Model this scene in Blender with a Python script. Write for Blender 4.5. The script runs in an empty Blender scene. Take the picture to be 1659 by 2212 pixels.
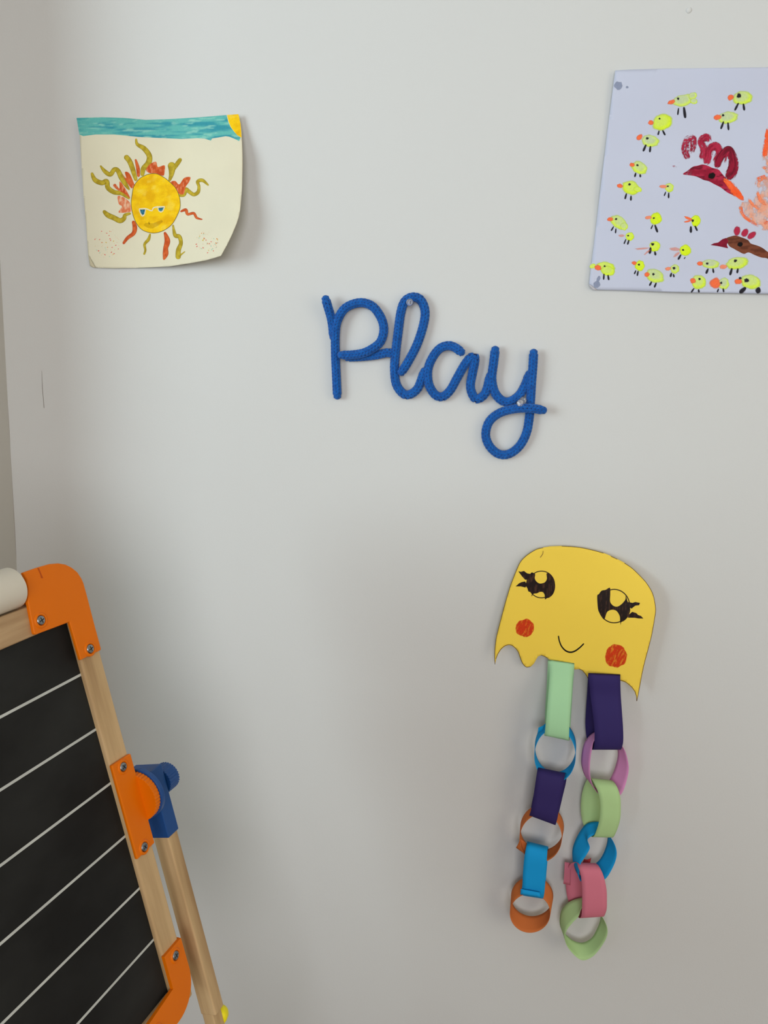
import bpy, bmesh, math, random
import numpy as np
from mathutils import Vector, Matrix, noise
from mathutils.geometry import delaunay_2d_cdt

S = bpy.context.scene
COL = S.collection

# ------------------------------------------------------------------ camera
F_PX, CX, CY = 1662.0, 829.5, 1106.0          # focal length / centre in 1659x2212 pixels
D, H = 0.85, 1.35                             # distance to the back wall, eye height
PSI, PITCH, ROLL = (math.radians(a) for a in (7.0, 12.129, 2.849))
cf = Vector((-math.sin(PSI) * math.cos(PITCH), math.cos(PSI) * math.cos(PITCH), -math.sin(PITCH)))
r0 = Vector((math.cos(PSI), math.sin(PSI), 0)); u0 = r0.cross(cf)
cr = math.cos(ROLL) * r0 + math.sin(ROLL) * u0
cu = -math.sin(ROLL) * r0 + math.cos(ROLL) * u0
CAM = Vector((0, -D, H))
cam = bpy.data.cameras.new('camera'); camo = bpy.data.objects.new('camera', cam); COL.objects.link(camo)
camo.matrix_world = Matrix(((cr.x, cu.x, -cf.x, CAM.x), (cr.y, cu.y, -cf.y, CAM.y), (cr.z, cu.z, -cf.z, CAM.z), (0, 0, 0, 1)))
cam.sensor_fit = 'VERTICAL'; cam.sensor_height = 34.6; cam.lens = 34.6 * F_PX / 2212.0
cam.clip_start = 0.02
S.camera = camo

# ------------------------------------------------------------------ light and exposure
S.view_settings.view_transform = 'Standard'; S.view_settings.look = 'None'
S.view_settings.gamma = 1.0; S.view_settings.exposure = 0.0; S.view_settings.use_curve_mapping = False
world = bpy.data.worlds.new('world'); S.world = world; world.use_nodes = True
world.node_tree.nodes['Background'].inputs['Color'].default_value = (0.75, 0.85, 1.0, 1)
world.node_tree.nodes['Background'].inputs['Strength'].default_value = 0.2

def area(name, loc, direction, sx, sy, power, color):
    l = bpy.data.lights.new(name, 'AREA'); l.shape = 'RECTANGLE'; l.size = sx; l.size_y = sy
    l.energy = power; l.color = color
    o = bpy.data.objects.new(name, l); COL.objects.link(o); o.location = loc
    o.rotation_euler = Vector(direction).to_track_quat('-Z', 'Y').to_euler()
    return o

RX0, RX1, RY0, RZ1 = -2.40, 1.9, -3.1, 2.5      # room limits; back wall at y = 0
KEY_AT = Vector((-1.92, -1.80, 1.60))
key = area('daylight_window_side', KEY_AT, Vector((-0.35, 0, 1.65)) - KEY_AT, 1.3, 1.3, 5.5, (0.80, 0.945, 1.0))
key.data.spread = math.radians(60)              # beam narrowed so the wall dims away from the aim, no reveal built
area('daylight_window_right', (RX1 - 0.03, -1.75, 1.60), (-1, 0, 0), 1.40, 1.30, 16.3, (1.0, 0.892, 0.70))
area('fill_rear', (0.20, RY0 + 0.03, 1.60), (0, 1, 0), 1.40, 1.30, 32.5, (0.955, 0.945, 0.975))  # added frontal fill behind the camera, lifts the whole wall evenly

# ------------------------------------------------------------------ helpers
def lin(r, g, b, k=1.0):
    def f(c):
        c /= 255.0
        return (c / 12.92 if c <= 0.04045 else ((c + 0.055) / 1.055) ** 2.4) * k
    return (min(f(r), 1.0), min(f(g), 1.0), min(f(b), 1.0))

def W(px, py, d=0.0):
    """point seen at photo pixel (px, py) that lies d metres in front of the back wall"""
    v = cf + cr * ((px - CX) / F_PX) - cu * ((py - CY) / F_PX)
    return CAM + v * ((D - d) / v.y)

MATS = {}
def mat(name, color, rough=0.6, var=0.0, scale=40.0, bump=0.0, bscale=200.0, stretch=(1, 1, 1), spec=0.3,
        metal=0.0, color2=None, sheen=0.0, trans=0.0, ior=1.45, sub=0.0):
    if name in MATS: return MATS[name]
    m = bpy.data.materials.new(name); m.use_nodes = True; nt = m.node_tree; b = nt.nodes['Principled BSDF']
    b.inputs['Roughness'].default_value = rough; b.inputs['Metallic'].default_value = metal
    b.inputs['Specular IOR Level'].default_value = spec
    b.inputs['Sheen Weight'].default_value = sheen
    b.inputs['Transmission Weight'].default_value = trans; b.inputs['IOR'].default_value = ior
    tc = nt.nodes.new('ShaderNodeTexCoord'); mp = nt.nodes.new('ShaderNodeMapping')
    mp.inputs['Scale'].default_value = stretch
    nt.links.new(tc.outputs['Object'], mp.inputs['Vector'])
    nz = nt.nodes.new('ShaderNodeTexNoise'); nz.inputs['Scale'].default_value = scale; nz.inputs['Detail'].default_value = 5
    nt.links.new(mp.outputs['Vector'], nz.inputs['Vector'])
    rp = nt.nodes.new('ShaderNodeValToRGB')
    c2 = color2 if color2 else tuple(c * (1 - var) for c in color)
    rp.color_ramp.elements[0].position = 0.35; rp.color_ramp.elements[1].position = 0.65
    rp.color_ramp.elements[0].color = (*c2, 1); rp.color_ramp.elements[1].color = (*color, 1)
    nt.links.new(nz.outputs['Fac'], rp.inputs['Fac']); nt.links.new(rp.outputs['Color'], b.inputs['Base Color'])
    if bump > 0:
        n2 = nt.nodes.new('ShaderNodeTexNoise'); n2.inputs['Scale'].default_value = bscale; n2.inputs['Detail'].default_value = 3
        nt.links.new(mp.outputs['Vector'], n2.inputs['Vector'])
        bp = nt.nodes.new('ShaderNodeBump'); bp.inputs['Strength'].default_value = bump; bp.inputs['Distance'].default_value = 0.001
        nt.links.new(n2.outputs['Fac'], bp.inputs['Height']); nt.links.new(bp.outputs['Normal'], b.inputs['Normal'])
    MATS[name] = m
    return m

def wood(name, ca, cb, grain):
    """straight-grained softwood; grain = stretch of the noise along the three axes"""
    if name in MATS: return MATS[name]
    m = mat(name, ca, rough=0.5, color2=cb, scale=9.0, stretch=grain, bump=0.15, bscale=30.0, spec=0.35)
    return m

def paint_mat(name, rough=0.85, grain=0.12):
    """paint / ink / crayon: colour and coverage per point, pigment grain from noise"""
    if name in MATS: return MATS[name]
    m = bpy.data.materials.new(name); m.use_nodes = True; nt = m.node_tree; b = nt.nodes['Principled BSDF']
    b.inputs['Roughness'].default_value = rough; b.inputs['Specular IOR Level'].default_value = 0.15
    at = nt.nodes.new('ShaderNodeVertexColor'); at.layer_name = 'Col'
    tc = nt.nodes.new('ShaderNodeTexCoord')
    nz = nt.nodes.new('ShaderNodeTexNoise'); nz.inputs['Scale'].default_value = 700.0; nz.inputs['Detail'].default_value = 3
    nt.links.new(tc.outputs['Object'], nz.inputs['Vector'])
    mr = nt.nodes.new('ShaderNodeMapRange'); mr.inputs['From Min'].default_value = 0.3; mr.inputs['From Max'].default_value = 0.7
    mr.inputs['To Min'].default_value = 1 - grain; mr.inputs['To Max'].default_value = 1.0
    nt.links.new(nz.outputs['Fac'], mr.inputs['Value'])
    mx = nt.nodes.new('ShaderNodeMix'); mx.data_type = 'RGBA'; mx.blend_type = 'MULTIPLY'; mx.inputs['Factor'].default_value = 1.0
    nt.links.new(at.outputs['Color'], mx.inputs['A']); nt.links.new(mr.outputs['Result'], mx.inputs['B'])
    nt.links.new(mx.outputs['Result'], b.inputs['Base Color'])
    nt.links.new(at.outputs['Alpha'], b.inputs['Alpha'])
    MATS[name] = m
    return m

def link(name, me, m=None, parent=None, smooth=False):
    o = bpy.data.objects.new(name, me); COL.objects.link(o)
    if m is not None:
        for k in (m if isinstance(m, (list, tuple)) else [m]): me.materials.append(k)
    if smooth: me.polygons.foreach_set('use_smooth', [True] * len(me.polygons))
    if parent is not None: attach(o, parent)
    return o

def attach(o, parent):
    root = parent
    loc = Vector((0, 0, 0))
    while root is not None:
        loc += root.location; root = root.parent
    o.parent = parent
    o.matrix_parent_inverse = Matrix.Translation(-loc) if parent.parent is None else Matrix.Identity(4)
    return o

def mesh(name, verts, faces, m=None, parent=None, smooth=False):
    me = bpy.data.meshes.new(name); me.from_pydata([tuple(v) for v in verts], [], faces); me.update()
    return link(name, me, m, parent, smooth)

def thing(name, label, cat, loc, group=None):
    o = bpy.data.objects.new(name, None); COL.objects.link(o); o.location = loc; o.empty_display_size = 0.02
    o['label'] = label; o['category'] = cat
    if group: o['group'] = group
    return o

def tag(o, label, cat, group=None):
    o['label'] = label; o['category'] = cat
    if group: o['group'] = group
    return o

def struct(name, x0, x1, y0, y1, z0, z1, m):
    v = [(x, y, z) for x in (x0, x1) for y in (y0, y1) for z in (z0, z1)]
    f = [(0, 1, 3, 2), (4, 6, 7, 5), (0, 4, 5, 1), (2, 3, 7, 6), (0, 2, 6, 4), (1, 5, 7, 3)]
    o = mesh(name, v, f, m); o['kind'] = 'structure'
    return o

def boxes(name, bl, m, kind='structure', parent=None):
    v, f = [], []
    for (x0, x1, y0, y1, z0, z1) in bl:
        k = len(v)
        v += [(x, y, z) for x in (x0, x1) for y in (y0, y1) for z in (z0, z1)]
        f += [tuple(i + k for i in q) for q in ((0, 1, 3, 2), (4, 6, 7, 5), (0, 4, 5, 1), (2, 3, 7, 6), (0, 2, 6, 4), (1, 5, 7, 3))]
    o = mesh(name, v, f, m, parent)
    if kind: o['kind'] = kind
    return o

def fbm(x, y, z=0.0):
    return 0.5 + 0.5 * noise.fractal(Vector((x, y, z)), 1.0, 2.0, 3)

def lerp(a, b, t): return tuple(p + (q - p) * t for p, q in zip(a, b))
def clamp(t, a=0.0, b=1.0): return max(a, min(b, t))
def sstep(a, b, t):
    t = clamp((t - a) / (b - a)); return t * t * (3 - 2 * t)

def smooth_path(pts, step=2.0, closed=False):
    """Catmull-Rom through points of any dimension, resampled at about `step` pixels"""
    P = np.array(pts, float); n = len(P); out = []
    segs = n if closed else n - 1
    for i in range(segs):
        if closed: p0, p1, p2, p3 = P[(i - 1) % n], P[i], P[(i + 1) % n], P[(i + 2) % n]
        else: p0, p1, p2, p3 = P[max(i - 1, 0)], P[i], P[i + 1], P[min(i + 2, n - 1)]
        k = max(1, int(math.ceil(np.linalg.norm((p2 - p1)[:2]) / step)))
        for j in range(k):
            t = j / k
            out.append(0.5 * ((2 * p1) + (-p0 + p2) * t + (2 * p0 - 5 * p1 + 4 * p2 - p3) * t * t + (-p0 + 3 * p1 - 3 * p2 + p3) * t ** 3))
    if not closed: out.append(P[-1])
    return np.array(out)

def zoomer(x0, y0, k):
    """coordinates measured in an enlarged crop of the photograph -> photo pixels"""
    return lambda pts: [(x0 + p[0] / k, y0 + p[1] / k) + tuple(w / k for w in p[2:3]) + tuple(p[3:]) for p in pts]

class Sheet:
    """a sheet of paper near the wall; depth(px, py) gives its distance from the wall"""
    def __init__(self, depth): self.depth = depth
    def at(self, px, py, lift=0.0): return W(px, py, self.depth(px, py) + lift * 0.35)

def setcol(me, cols):
    a = me.color_attributes.new('Col', 'FLOAT_COLOR', 'POINT')
    a.data.foreach_set('color', np.array(cols, dtype=np.float32).ravel())

def inside(P, poly):
    x, y = P[:, 0], P[:, 1]; r = np.zeros(len(P), bool); n = len(poly)
    for i in range(n):
        x1, y1 = poly[i]; x2, y2 = poly[(i + 1) % n]
        if y1 == y2: continue
        c = ((y1 > y) != (y2 > y)) & (x < (x2 - x1) * (y - y1) / (y2 - y1) + x1); r ^= c
    return r

def patch(name, sheet, poly, lift, parent, colfun=None, m=None, grid=6.0, thick=0.0, smooth=True):
    """a flat filled outline (photo pixels) lying on a sheet"""
    raw = [tuple(p[:2]) for p in poly]; poly = []
    for a_, b_ in zip(raw, raw[1:] + raw[:1]):
        k_ = max(1, int(math.dist(a_, b_) / max(grid, 3.0)))
        poly += [(a_[0] + (b_[0] - a_[0]) * i / k_, a_[1] + (b_[1] - a_[1]) * i / k_) for i in range(k_)]
    A = np.array(poly); lo, hi = A.min(0), A.max(0)
    gx, gy = np.meshgrid(np.arange(lo[0], hi[0] + grid, grid), np.arange(lo[1], hi[1] + grid, grid))
    G = np.stack([gx.ravel(), gy.ravel()], 1); G = G[inside(G, poly)]
    if len(G):
        q = A[None, :, :] - G[:, None, :]
        dmin = np.sqrt((q ** 2).sum(2)).min(1); G = G[dmin > grid * 0.4]
    V = [Vector(p) for p in poly] + [Vector(p) for p in G]
    n = len(poly); E = [(i, (i + 1) % n) for i in range(n)]
    vs, es, fs, *_ = delaunay_2d_cdt(V, E, [], 1, 1e-5)
    if not len(fs): return None
    pts = [sheet.at(v.x, v.y, lift) for v in vs]
    fs = [tuple(reversed(f)) for f in fs]
    me = bpy.data.meshes.new(name); me.from_pydata([tuple(p) for p in pts], [], fs); me.update()
    # face the room (-y)
    if sum(p.normal.y * p.area for p in me.polygons) > 0: me.flip_normals()
    if colfun: setcol(me, [colfun(v.x, v.y) for v in vs])
    o = link(name, me, m, parent, smooth)
    if thick:
        s = o.modifiers.new('thickness', 'SOLIDIFY'); s.thickness = thick; s.offset = -1
    return o

def ribbon_geo(sheet, pts, lift, colfun, across=4, step=2.0, closed=False, round_ends=True):
    """brush / pen stroke; pts = (px, py, width); colfun(px, py, along_px, across -1..1)"""
    R = smooth_path(pts, step, closed); n = len(R)
    T = np.roll(R[:, :2], -1, 0) - np.roll(R[:, :2], 1, 0)
    if not closed:
        T[0] = R[1, :2] - R[0, :2]; T[-1] = R[-1, :2] - R[-2, :2]
    T /= np.maximum(np.linalg.norm(T, axis=1), 1e-6)[:, None]
    Nn = np.stack([-T[:, 1], T[:, 0]], 1)
    L = np.concatenate([[0], np.cumsum(np.linalg.norm(np.diff(R[:, :2], axis=0), axis=1))])
    V, C, Fc = [], [], []
    for i in range(n):
        ribbon_geo.end = 1e9 if closed else min(L[i], L[-1] - L[i])
        w = max(R[i, 2], 0.2) * 0.5
        if round_ends and not closed:
            e = min(L[i], L[-1] - L[i])
            if e < w: w *= max(0.12, math.sqrt(max(0, 1 - (1 - e / w) ** 2)))
        for j in range(across + 1):
            a = -1 + 2 * j / across
            p = R[i, :2] + Nn[i] * w * a
            V.append(sheet.at(p[0], p[1], lift)); C.append(colfun(p[0], p[1], L[i], a))
    k = across + 1
    for i in range(n if closed else n - 1):
        i2 = (i + 1) % n
        for j in range(across): Fc.append((i * k + j, i * k + j + 1, i2 * k + j + 1, i2 * k + j))
    return V, Fc, C

def join_geo(parts):
    V, Fc, C = [], [], []
    for v, f, c in parts:
        k = len(V); V += v; C += c; Fc += [tuple(i + k for i in q) for q in f]
    return V, Fc, C

def geo_obj(name, geo, parent, m):
    V, Fc, C = geo
    me = bpy.data.meshes.new(name); me.from_pydata([tuple(p) for p in V], [], Fc); me.update()
    if sum(p.normal.y * p.area for p in me.polygons) > 0: me.flip_normals()
    setcol(me, C)
    return link(name, me, m, parent, True)

def blob_geo(sheet, cx, cy, rx, ry, rot, lift, colfun, wob=0.06, rings=6, seg=26, seed=0.0):
    """dab of paint; colfun(px, py, rho 0..1, angle)"""
    V, C, Fc = [], [], []
    c, s = math.cos(math.radians(rot)), math.sin(math.radians(rot))
    def put(rho, a):
        w = 1 + wob * (2 * fbm(1.7 * math.cos(a) + seed * 3.1, 1.7 * math.sin(a) + seed) - 1) * rho * 2
        x, y = rx * rho * w * math.cos(a), ry * rho * w * math.sin(a)
        px, py = cx + x * c - y * s, cy + x * s + y * c
        V.append(sheet.at(px, py, lift)); C.append(colfun(px, py, rho, a))
    put(0, 0)
    for i in range(1, rings + 1):
        for j in range(seg): put(i / rings, 2 * math.pi * j / seg)
    for j in range(seg): Fc.append((0, 1 + j, 1 + (j + 1) % seg))
    for i in range(rings - 1):
        for j in range(seg):
            a, b = 1 + i * seg + j, 1 + i * seg + (j + 1) % seg
            Fc.append((a, a + seg, b + seg, b))
    return V, Fc, C

# ------------------------------------------------------------------ the room
wall_m = mat('wall_paint', lin(207, 208, 206), rough=0.75, var=0.012, scale=3.0, bump=0.10, bscale=420.0, spec=0.2)
ceil_m = mat('ceiling_paint', lin(225, 224, 220), rough=0.9, var=0.01, scale=3.0)
floor_m = wood('floor_laminate', lin(138, 108, 78), lin(112, 84, 58), (1, 14, 1))
frame_m = mat('window_paint', lin(225, 225, 222), rough=0.4, var=0.01)
glass_m = mat('window_glass', (0.95, 0.98, 1.0), rough=0.02, trans=1.0, ior=1.45)

CORNER = W(24, 1000).x                     # inside corner of back wall and left return
wb = struct('wall_back', CORNER - 0.02, RX1 + 0.1, 0.0, 0.1, -0.02, RZ1 + 0.02, wall_m)
wl = struct('wall_left', RX0 - 0.1, CORNER, -0.16, 0.1, -0.02, RZ1 + 0.02, mat('wall_paint_shade', lin(196, 194, 188), rough=0.75, var=0.012, scale=3.0, bump=0.10, bscale=420.0, spec=0.2))  # wall paint darkened: the dimmer look of this return is put into its colour
def window_wall(name, xa, xb, ya, yb):
    boxes(name, [(xa, xb, RY0, ya, 0, RZ1), (xa, xb, yb, 0.0 if xa > 0 else -0.16, 0, RZ1), (xa, xb, ya, yb, 0, 0.9), (xa, xb, ya, yb, 2.3, RZ1)], wall_m)
def window(name, xm, ya, yb):
    w = boxes(name, [(xm - 0.025, xm + 0.025, ya, ya + 0.06, 0.9, 2.3), (xm - 0.025, xm + 0.025, yb - 0.06, yb, 0.9, 2.3),
                     (xm - 0.025, xm + 0.025, ya + 0.06, yb - 0.06, 0.9, 0.96), (xm - 0.025, xm + 0.025, ya + 0.06, yb - 0.06, 2.24, 2.3)], frame_m)
    boxes('pane', [(xm - 0.003, xm + 0.003, ya + 0.06, yb - 0.06, 0.96, 2.24)], glass_m, None, w)
window_wall('wall_window_side', RX0 - 0.1, RX0, -2.5, -1.0)
window_wall('wall_right', RX1, RX1 + 0.1, -2.5, -1.0)
boxes('wall_rear', [(RX0 - 0.1, -0.55, RY0 - 0.1, RY0, 0, RZ1), (0.95, RX1 + 0.1, RY0 - 0.1, RY0, 0, RZ1),
                    (-0.55, 0.95, RY0 - 0.1, RY0, 0, 0.9), (-0.55, 0.95, RY0 - 0.1, RY0, 2.3, RZ1)], wall_m)
struct('floor', RX0 - 0.1, RX1 + 0.1, RY0 - 0.1, 0.1, -0.1, 0.0, floor_m)
struct('ceiling', RX0 - 0.1, RX1 + 0.1, RY0 - 0.1, 0.1, RZ1, RZ1 + 0.1, ceil_m)
window('window_1', RX0 - 0.055, -2.5, -1.0)
window('window_2', RX1 + 0.055, -2.5, -1.0)
w3 = boxes('window_3', [(-0.55, -0.49, RY0 - 0.08, RY0 - 0.03, 0.9, 2.3), (0.89, 0.95, RY0 - 0.08, RY0 - 0.03, 0.9, 2.3),
                        (-0.49, 0.89, RY0 - 0.08, RY0 - 0.03, 0.9, 0.96), (-0.49, 0.89, RY0 - 0.08, RY0 - 0.03, 2.24, 2.3)], frame_m)
boxes('pane', [(-0.49, 0.89, RY0 - 0.058, RY0 - 0.052, 0.96, 2.24)], glass_m, None, w3)

# hairline scratch, corner crack and small nail bump in the plaster
scratch_m = mat('plaster_scratch', lin(140, 132, 124), rough=0.9, var=0.2)
flat_wall = Sheet(lambda x, y: 0.0)
def thin(name, pts, lift, m, parent):
    V, Fc, _ = ribbon_geo(flat_wall, pts, lift, lambda *a: (0, 0, 0, 1), across=2, step=4)
    return mesh(name, V, Fc, m, parent)
thin('scratch', [(90, 800, .5), (91.5, 835, 1.0), (93.5, 862, 1.1), (95.3, 882, 1.3)], 0.0002, scratch_m, wb)
thin('corner_crack', [(13, 820, .7), (17, 880, 1.1), (20.5, 940, 1.1), (22.5, 980, 0.9), (27, 1060, 1.1), (31, 1130, 1.3), (34, 1190, 1.3), (35, 1215, .8)],
     0.0002, mat('corner_crack', lin(150, 140, 131), rough=0.9, var=0.1), wb)
me = bpy.data.meshes.new('nail_bump'); bm = bmesh.new(); bmesh.ops.create_uvsphere(bm, u_segments=14, v_segments=8, radius=0.0028)
c = W(1488, 22); bmesh.ops.scale(bm, vec=(1, 0.45, 1), verts=bm.verts); bmesh.ops.translate(bm, vec=c, verts=bm.verts); bm.to_mesh(me); bm.free()
link('nail_bump', me, wall_m, wb, True)

# ------------------------------------------------------------------ sun drawing
Z1 = zoomer(140, 220, 3.7705)
def sun_depth(px, py):
    u, v = (px - 168) / 350.0, (py - 250) / 325.0
    d = 0.0035
    d += 0.013 * math.exp(-((u - 0.22) / 0.22) ** 2) * math.exp(-max(v, 0) / 0.16)
    d += 0.010 * sstep(0.45, 1.0, u) * sstep(0.0, 0.35, v) + 0.004 * sstep(0.6, 1, u)
    k = max(0.0, (u - 0.55) * 0.9 + (v - 0.55) * 1.0 - 0.28)
    d += 0.050 * min(k, 0.62) ** 1.25
    d += 0.0012 * math.sin(4 * u + 5 * v)
    return d
sun_sheet = Sheet(sun_depth)
PM = paint_mat('watercolour', 0.8, 0.10)
right_edge = [tuple(p) for p in smooth_path([(1440, 250), (1448, 450), (1446, 600), (1440, 740), (1420, 920), (1370, 1060), (1312, 1180), (1270, 1255)], 30)]
sun_out = Z1([(95, 130), (300, 125), (480, 130), (660, 146), (850, 140), (1100, 125), (1300, 108), (1415, 100), (1432, 180)] + right_edge + [(1150, 1290), (1030, 1312), (850, 1340), (600, 1352),
              (400, 1356), (250, 1351), (190, 1245), (172, 980), (150, 740), (135, 500), (120, 270)])
sd = thing('sun_drawing', "square cream paper with a child's painted sun wearing sunglasses, pinned to the wall", 'drawing', W(340, 415, 0))
cream_m = mat('cream_paper', lin(222, 216, 190), rough=0.8, var=0.03, scale=25, bump=0.05, bscale=300, spec=0.15)
patch('paper', sun_sheet, sun_out, 0.0, sd, None, cream_m, grid=4, thick=0.0002)
fold = Z1([(190, 1245), (250, 1351), (222, 1346), (205, 1336)])
fold_sheet = Sheet(lambda px, py: sun_depth(px, py) + 0.0006)
patch('folded_corner', fold_sheet, fold, 0.0002, sd, None, mat('cream_paper_shade', lin(196, 188, 160), rough=0.8, var=0.04), grid=5, thick=0.0002)  # shading of the fold is put into a darker paper colour

TEAL, TEAL2, TEAL3 = lin(100, 184, 176), lin(58, 150, 164), lin(148, 210, 192)
def sky_col(px, py):
    a = fbm(px * 0.012, py * 0.11, 3.0); b = fbm(px * 0.03, py * 0.2, 8.0)
    c = lerp(lerp(TEAL, TEAL2, sstep(0.42, 0.68, a)), TEAL3, sstep(0.58, 0.78, b) * 0.8)
    return (*c, 1)
sky = Z1([(95.5, 130.5), (300, 125.5), (480, 130.5), (660, 146.5), (850, 140.5), (1100, 125.5), (1318, 107), (1332, 165), (1350, 205), (1380, 245), (1405, 272), (1432, 290),
          (1420, 320), (1380, 300), (1340, 284), (1310, 280), (1240, 292), (1200, 298), (1190, 316), (1140, 300), (1080, 296), (950, 302), (800, 296), (600, 286),
          (400, 266), (250, 266), (150, 279), (118, 266)])
patch('painted_sky', sun_sheet, sky, 0.00015, sd, sky_col, PM, grid=2.6)
YEL, YEL2 = lin(250, 205, 20), lin(232, 172, 6)
def ysun(px, py):
    a = fbm(px * 0.045, py * 0.06, 1.0)
    c = lerp(YEL, YEL2, sstep(0.30, 0.75, a) * 0.8); c = lerp(c, lin(248, 216, 80), sstep(0.60, 0.85, fbm(px * 0.05, py * 0.05, 9.0)) * 0.6)
    return (*c, 1)
patch('corner_sun', sun_sheet, Z1([(1322, 107), (1414.5, 100.5), (1431.5, 180), (1440, 292), (1405, 272), (1380, 243), (1352, 205), (1334, 160)]), 0.0002, sd, ysun, PM, grid=3)
egg = Z1([(740, 585), (680, 590), (610, 625), (562, 690), (546, 770), (541, 830), (555, 920), (590, 1000), (640, 1048), (720, 1069), (800, 1050), (870, 1000),
          (918, 920), (940, 850), (932, 770), (900, 700), (840, 640), (790, 605)])
OLV, OLV2, OLVD = lin(196, 172, 50), lin(172, 148, 38), lin(112, 98, 30)
ORG, ORG2, ORGD = lin(216, 104, 50), lin(196, 80, 34), lin(140, 60, 34)
def streak(c1, c2, cd, edge=0.72, alpha=1.0):
    def f(px, py, l, a):
        c = lerp(c1, c2, sstep(0.35, 0.65, fbm(px * 0.10, py * 0.10, 2.0)))
        return (*lerp(c, cd, 0.75 * sstep(edge, 1.0, abs(a))), alpha)
    return f
def ray_obj(name, pts_list, c, lift=0.00022):
    geo = join_geo([ribbon_geo(sun_sheet, Z1(p), lift, c, across=6, step=1.5) for p in pts_list])
    return geo_obj(name, geo, sd, PM)
olive = streak(OLV, OLV2, OLVD); oran = streak(ORG, ORG2, ORGD, 0.85)
for pts in ([[(580, 298, 14), (590, 345, 26), (645, 380, 40), (688, 440, 44), (680, 500, 48), (640, 545, 42), (630, 605, 30)]],
            [[(488, 438, 42), (525, 480, 42), (550, 540, 40), (565, 590, 36), (582, 645, 24)]],
            [[(288, 518, 12), (325, 565, 32), (370, 592, 36), (402, 552, 36), (432, 560, 38), (462, 620, 42), (500, 680, 32), (527, 718, 12)]],
            [[(218, 575, 20), (245, 635, 38), (300, 660, 40), (340, 648, 40), (352, 700, 40), (400, 735, 38), (460, 745, 34), (500, 770, 26), (527, 793, 10)]],
            [[(312, 885, 24), (350, 922, 42), (400, 945, 42), (450, 968, 42), (482, 950, 36), (492, 922, 28), (538, 908, 18)]],
            [[(850, 648, 18), (868, 590, 40), (872, 535, 60), (860, 492, 62)], [(880, 560, 24), (905, 520, 34), (930, 484, 34), (948, 460, 26)]],
            [[(918, 762, 18), (968, 758, 30), (985, 715, 36), (1010, 730, 32), (1050, 755, 30), (1085, 735, 30), (1092, 690, 24), (1082, 650, 28), (1122, 640, 28), (1172, 682, 12)]],
            [[(696, 1072, 12), (682, 1120, 26), (650, 1160, 22), (656, 1210, 18), (643, 1246, 16)]],
            [[(880, 1000, 12), (898, 1085, 32), (932, 1098, 34), (946, 1150, 32), (925, 1210, 40), (924, 1282, 44)], [(930, 1258, 16), (980, 1218, 8)]]):
    ray_obj('olive_ray', pts, olive)
for pts in ([[(575, 466, 14), (595, 540, 30), (600, 612, 22)]],
            [[(555, 968, 24), (570, 1020, 38), (560, 1070, 34), (510, 1110, 28), (474, 1158, 20)]],
            [[(812, 1060, 18), (835, 1130, 46), (822, 1190, 40), (820, 1240, 46), (805, 1288, 12)]],
            [[(940, 895, 14), (985, 880, 26), (1000, 915, 22), (1050, 908, 22), (1075, 945, 20), (1122, 958, 8)]]):
    ray_obj('orange_ray', pts, oran, 0.0002)
def flame_col(px, py):
    c = lerp(ORG, ORG2, sstep(0.35, 0.6, fbm(px * 0.15, py * 0.06, 5.0)))
    return (*lerp(c, lin(230, 140, 100), sstep(0.58, 0.75, fbm(px * 0.2, py * 0.07, 7.0))), 1)
def pale_flame(px, py):
    return (*lerp(lin(222, 120, 78), lin(235, 190, 155), sstep(0.4, 0.65, fbm(px * 0.22, py * 0.08, 5.0))), 1)
for poly, cfn in (([(662, 556), (690, 510), (742, 488), (758, 530), (812, 518), (812, 575), (800, 602), (740, 582), (690, 580)], flame_col),
                  ([(470, 588), (500, 622), (490, 572), (525, 582), (560, 655), (566, 680), (545, 705), (508, 660)], flame_col),
                  ([(394, 682), (412, 668), (444, 706), (446, 648), (482, 690), (532, 784), (480, 745), (424, 714)], flame_col),
                  ([(430, 768), (480, 778), (525, 815), (545, 860), (548, 892), (440, 902), (465, 852), (440, 832)], pale_flame),
                  ([(862, 652), (900, 645), (932, 672), (972, 620), (1022, 614), (1012, 652), (985, 692), (966, 752), (920, 742), (880, 692)], flame_col)):
    patch('orange_flame', sun_sheet, smooth_path(Z1(poly), 2, True), 0.00024, sd, cfn, PM, grid=2.5)
patch('sun_face', sun_sheet, smooth_path(egg, 3, True), 0.00028, sd, ysun, PM, grid=3)
pencil = lambda *a: (*lin(120, 104, 52), 0.8)
geo_obj('pencil_outline', ribbon_geo(sun_sheet, [(p[0], p[1], 1.3) for p in egg], 0.00032, pencil, across=2, closed=True), sd, PM)
patch('shaded_chin', sun_sheet, Z1([(640, 1005), (655, 985), (715, 990), (790, 962), (800, 975), (765, 1005), (715, 1032), (680, 1028)]), 0.00034, sd,
      lambda x, y: (*lin(190, 150, 8), 0.28), PM, grid=4)
glasses = join_geo([ribbon_geo(sun_sheet, Z1([(605, 872, 9), (658, 870, 9), (700, 886, 8), (712, 884, 8), (730, 860, 9), (815, 853, 9)]), 0.00040, lambda *a: (*lin(232, 226, 196), 1), 2, 1.5),
                    ribbon_geo(sun_sheet, Z1([(605, 872, 8), (615, 905, 8), (632, 930, 9), (648, 915, 8), (658, 870, 8)]), 0.00040, lambda *a: (*lin(226, 220, 190), 1), 2, 1.5),
                    ribbon_geo(sun_sheet, Z1([(758, 862, 8), (766, 888, 8), (784, 897, 8), (800, 885, 8), (812, 855, 8)]), 0.00040, lambda *a: (*lin(226, 220, 190), 1), 2, 1.5)])
gl = geo_obj('sunglasses', glasses, sd, PM)
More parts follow.
